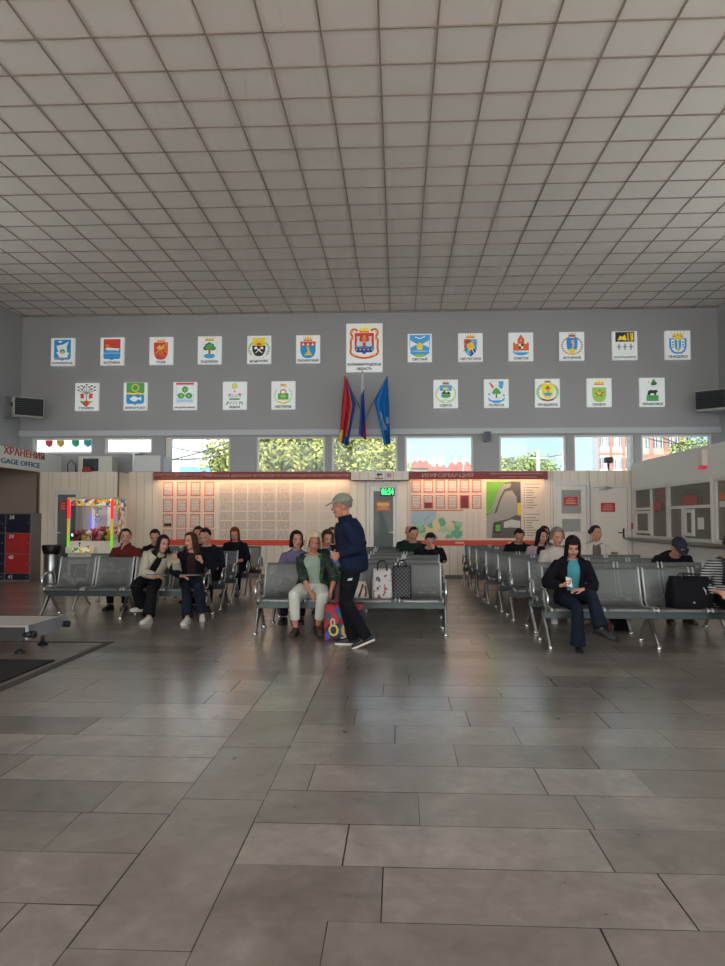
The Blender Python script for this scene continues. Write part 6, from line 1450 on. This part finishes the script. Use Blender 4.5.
sit('man in black with cropped dark hair looking down beside the first framed notices', LS, 2, 157.5, lean=6, curl=16, s=.97, hp=26, hy=10, hairst=SHORT, hairm=H_DARK, top=BLK)
sit('dark-haired man in a black sweatshirt looking down behind the smiling young woman', LS, 1, 208, lean=4, curl=12, s=1.0, hp=24, hy=-6, hairst=SHORT, hairm=H_BLACK, top=fabric('sweat_dark', (26, 28, 36)), topr=.026)
sit('black-haired man with a white collar half behind the sweatshirt man', LS, 2, 199, lean=2, curl=10, s=1.0, hp=14, hy=12, hairst=SHORT, hairm=H_BLACK, top=BLK, sk=1)
sit('woman with long red hair in black reading something in her lap', LS, 3, 236, fem=True, lean=4, curl=12, s=1.0, hp=28, hy=6, hairst=dict(LONG, len=.26), hairm=H_RED, top=BLK, topr=.03, sleeve=.55)
LIL = fabric('hoodie_lilac', (104, 97, 124))
sit('dark-haired woman in a lilac hoodie looking at the capped man', MS, 1, 296.5, fem=True, lean=2, curl=8, s=.94, hp=2, hy=24, hairst=dict(BOB, len=.13), hairm=H_BLACK, top=LIL, topr=.028, collar=.03)
sit('woman with reddish brown hair half hidden behind the blonde woman', MS, 2, 327, fem=True, lean=4, curl=10, s=.95, hp=16, hy=20, hairst=BOB, hairm=H_BROWN, top=CHAR)
sit('person with brown hair mostly hidden behind the capped man', MS, 3, 333, lean=2, curl=8, s=.98, hp=8, hy=-10, hairst=SHORT, hairm=H_RED, top=BLK)
y, x = seat(MS, 3, 430)
sit('man in black holding his bowed head in one hand', MS, 3, 429, lean=14, curl=22, s=.97, hp=38, hy=6, hairst=SHORT, hairm=H_BLACK, top=BLK, topr=.03, hands={1: at(434, 549, y-.33), -1: None}, elbows={1: V((.5, -.5, -.8))}, hdir={1: (-.3, .3, .9)}, hnrm={1: (-.4, .9, 0)}, hcurl=(.8, 1.0))
sit('dark-haired man in dark green beside the man holding his head', MS, 4, 413, lean=3, curl=12, s=.99, hp=16, hy=14, hairst=SHORT, hairm=H_BLACK, top=fabric('top_dark_green', (30, 44, 40)))
sit('bald man in the last row by the regional map', MS, 5, 409, lean=2, curl=9, s=1.0, hp=6, hy=16, hairst=None, hairm=H_GREY, top=fabric('top_dark_green', (30, 44, 40)), sk=2)
sit('man in black with a round dark head bowed before the site plan', TS, 5, 517.5, lean=6, curl=16, s=.98, hp=34, hy=0, hairst=dict(SHORT, vol=1.1), hairm=H_DARK, top=BLK, topr=.026)
PNK = fabric('jacket_pale_pink', (168, 140, 146))
sit('dark-haired woman in a pale pink jacket over black', TS, 4, 539.5, fem=True, lean=5, curl=12, s=.97, hp=14, hy=24, hairst=dict(LONG, len=.2), hairm=H_BLACK, top=PNK, topr=.028, openf=24, shirt=BLK, extra={'topname': 'jacket'})
sit('person in dark hood just behind the woman in pale pink', TS, 5, 543.5, fem=True, lean=2, curl=8, s=1.0, hp=8, hy=8, hairst=dict(LONG, len=.22), hairm=H_DARK, top=fabric('cloth_slate', (70, 76, 92)))
CRM = fabric('jacket_cream', (182, 172, 164))
sit('grey-haired woman in a cream jacket behind the phone reader', TS, 2, 556, fem=True, lean=0, curl=10, s=1.0, hp=8, hy=10, hairst=dict(BOB, len=.06), hairm=H_GREY, top=CRM, topr=.03, sleeve=.97, collar=.04, pants=fabric('trousers_blue', (44, 60, 86)), shoes=M_shw, sole=M_solew)
WJ = fabric('jacket_white', (204, 198, 188))
sit('woman with tied dark hair in a white jacket before the white doors', TS, 4, 594.5, fem=True, lean=0, curl=8, s=1.02, hp=4, hy=28, hairst=TIED, hairm=H_DARK, top=WJ, topr=.028, openf=18, shirt=fabric('shirt_taupe', (112, 98, 90)), collar=.03, extra={'topname': 'jacket'})
CAPN = mat('cap_navy', (20, 24, 44), .75)
sit('man in a dark cap with a white mark, bent forward in black', TS, 2, 667, lean=22, curl=28, s=1.02, hp=40, hy=8, hairst=dict(SHORT, vol=.96, line=30), hairm=H_DARK, cap=CAPN, top=BLK, topr=.034, collar=.03, hands={-1: None, 1: None}, extra={'swoosh': 1}, shoes=M_shbr)
# ================================================================== light
W = bpy.data.worlds.new('World'); SC.world = W; W.use_nodes = True
nt = W.node_tree; bg = nt.nodes['Background']
tc = new(nt, 'ShaderNodeTexCoord'); sp = new(nt, 'ShaderNodeSeparateXYZ'); nt.links.new(tc.outputs['Generated'], sp.inputs[0])
# a clear sky: pale at the horizon, deeper above, hazy white around the sun (which stands behind the camera)
rz_ = new(nt, 'ShaderNodeValToRGB'); nt.links.new(sp.outputs['Z'], rz_.inputs[0])
e = rz_.color_ramp.elements; e[0].position = 0.0; e[0].color = (.86, 1.02, 1.08, 1); e[1].position = .6; e[1].color = (.30, .52, .80, 1)
k = e.new(.12); k.color = (.70, .94, 1.06, 1)
sunside = math_n(nt, 'POWER', math_n(nt, 'MAXIMUM', math_n(nt, 'MULTIPLY', sp.outputs['Y'], -1.0), 0.0), 1.5)
mx = new(nt, 'ShaderNodeMix', data_type='RGBA'); nt.links.new(sunside, mx.inputs[0]); nt.links.new(rz_.outputs[0], mx.inputs[6]); mx.inputs[7].default_value = (1.0, .97, .93, 1)
nt.links.new(mx.outputs[2], bg.inputs['Color'])
nt.links.new(math_n(nt, 'ADD', math_n(nt, 'MULTIPLY', sunside, SKY_BACK), 1.0), bg.inputs['Strength'])
sd = bpy.data.lights.new('sun', 'SUN'); sd.energy = SUN_E; sd.angle = radians(1.0); sd.color = (1, .95, .86)
so = bpy.data.objects.new('sun', sd); COL.objects.link(so)
so.rotation_euler = V((.12, .74, -.66)).to_track_quat('-Z', 'Y').to_euler(); so.location = (0, -20, 30)
vs = SC.view_settings; vs.view_transform = 'Standard'; vs.look = 'None'; vs.gamma = 1.0; vs.use_curve_mapping = False; vs.exposure = EXPO
SC.cycles.max_bounces = 10; SC.cycles.diffuse_bounces = 5; SC.cycles.transparent_max_bounces = 24; SC.cycles.glossy_bounces = 4
SC.cycles.caustics_reflective = False; SC.cycles.caustics_refractive = False
SC.cycles.sample_clamp_indirect = 6.0
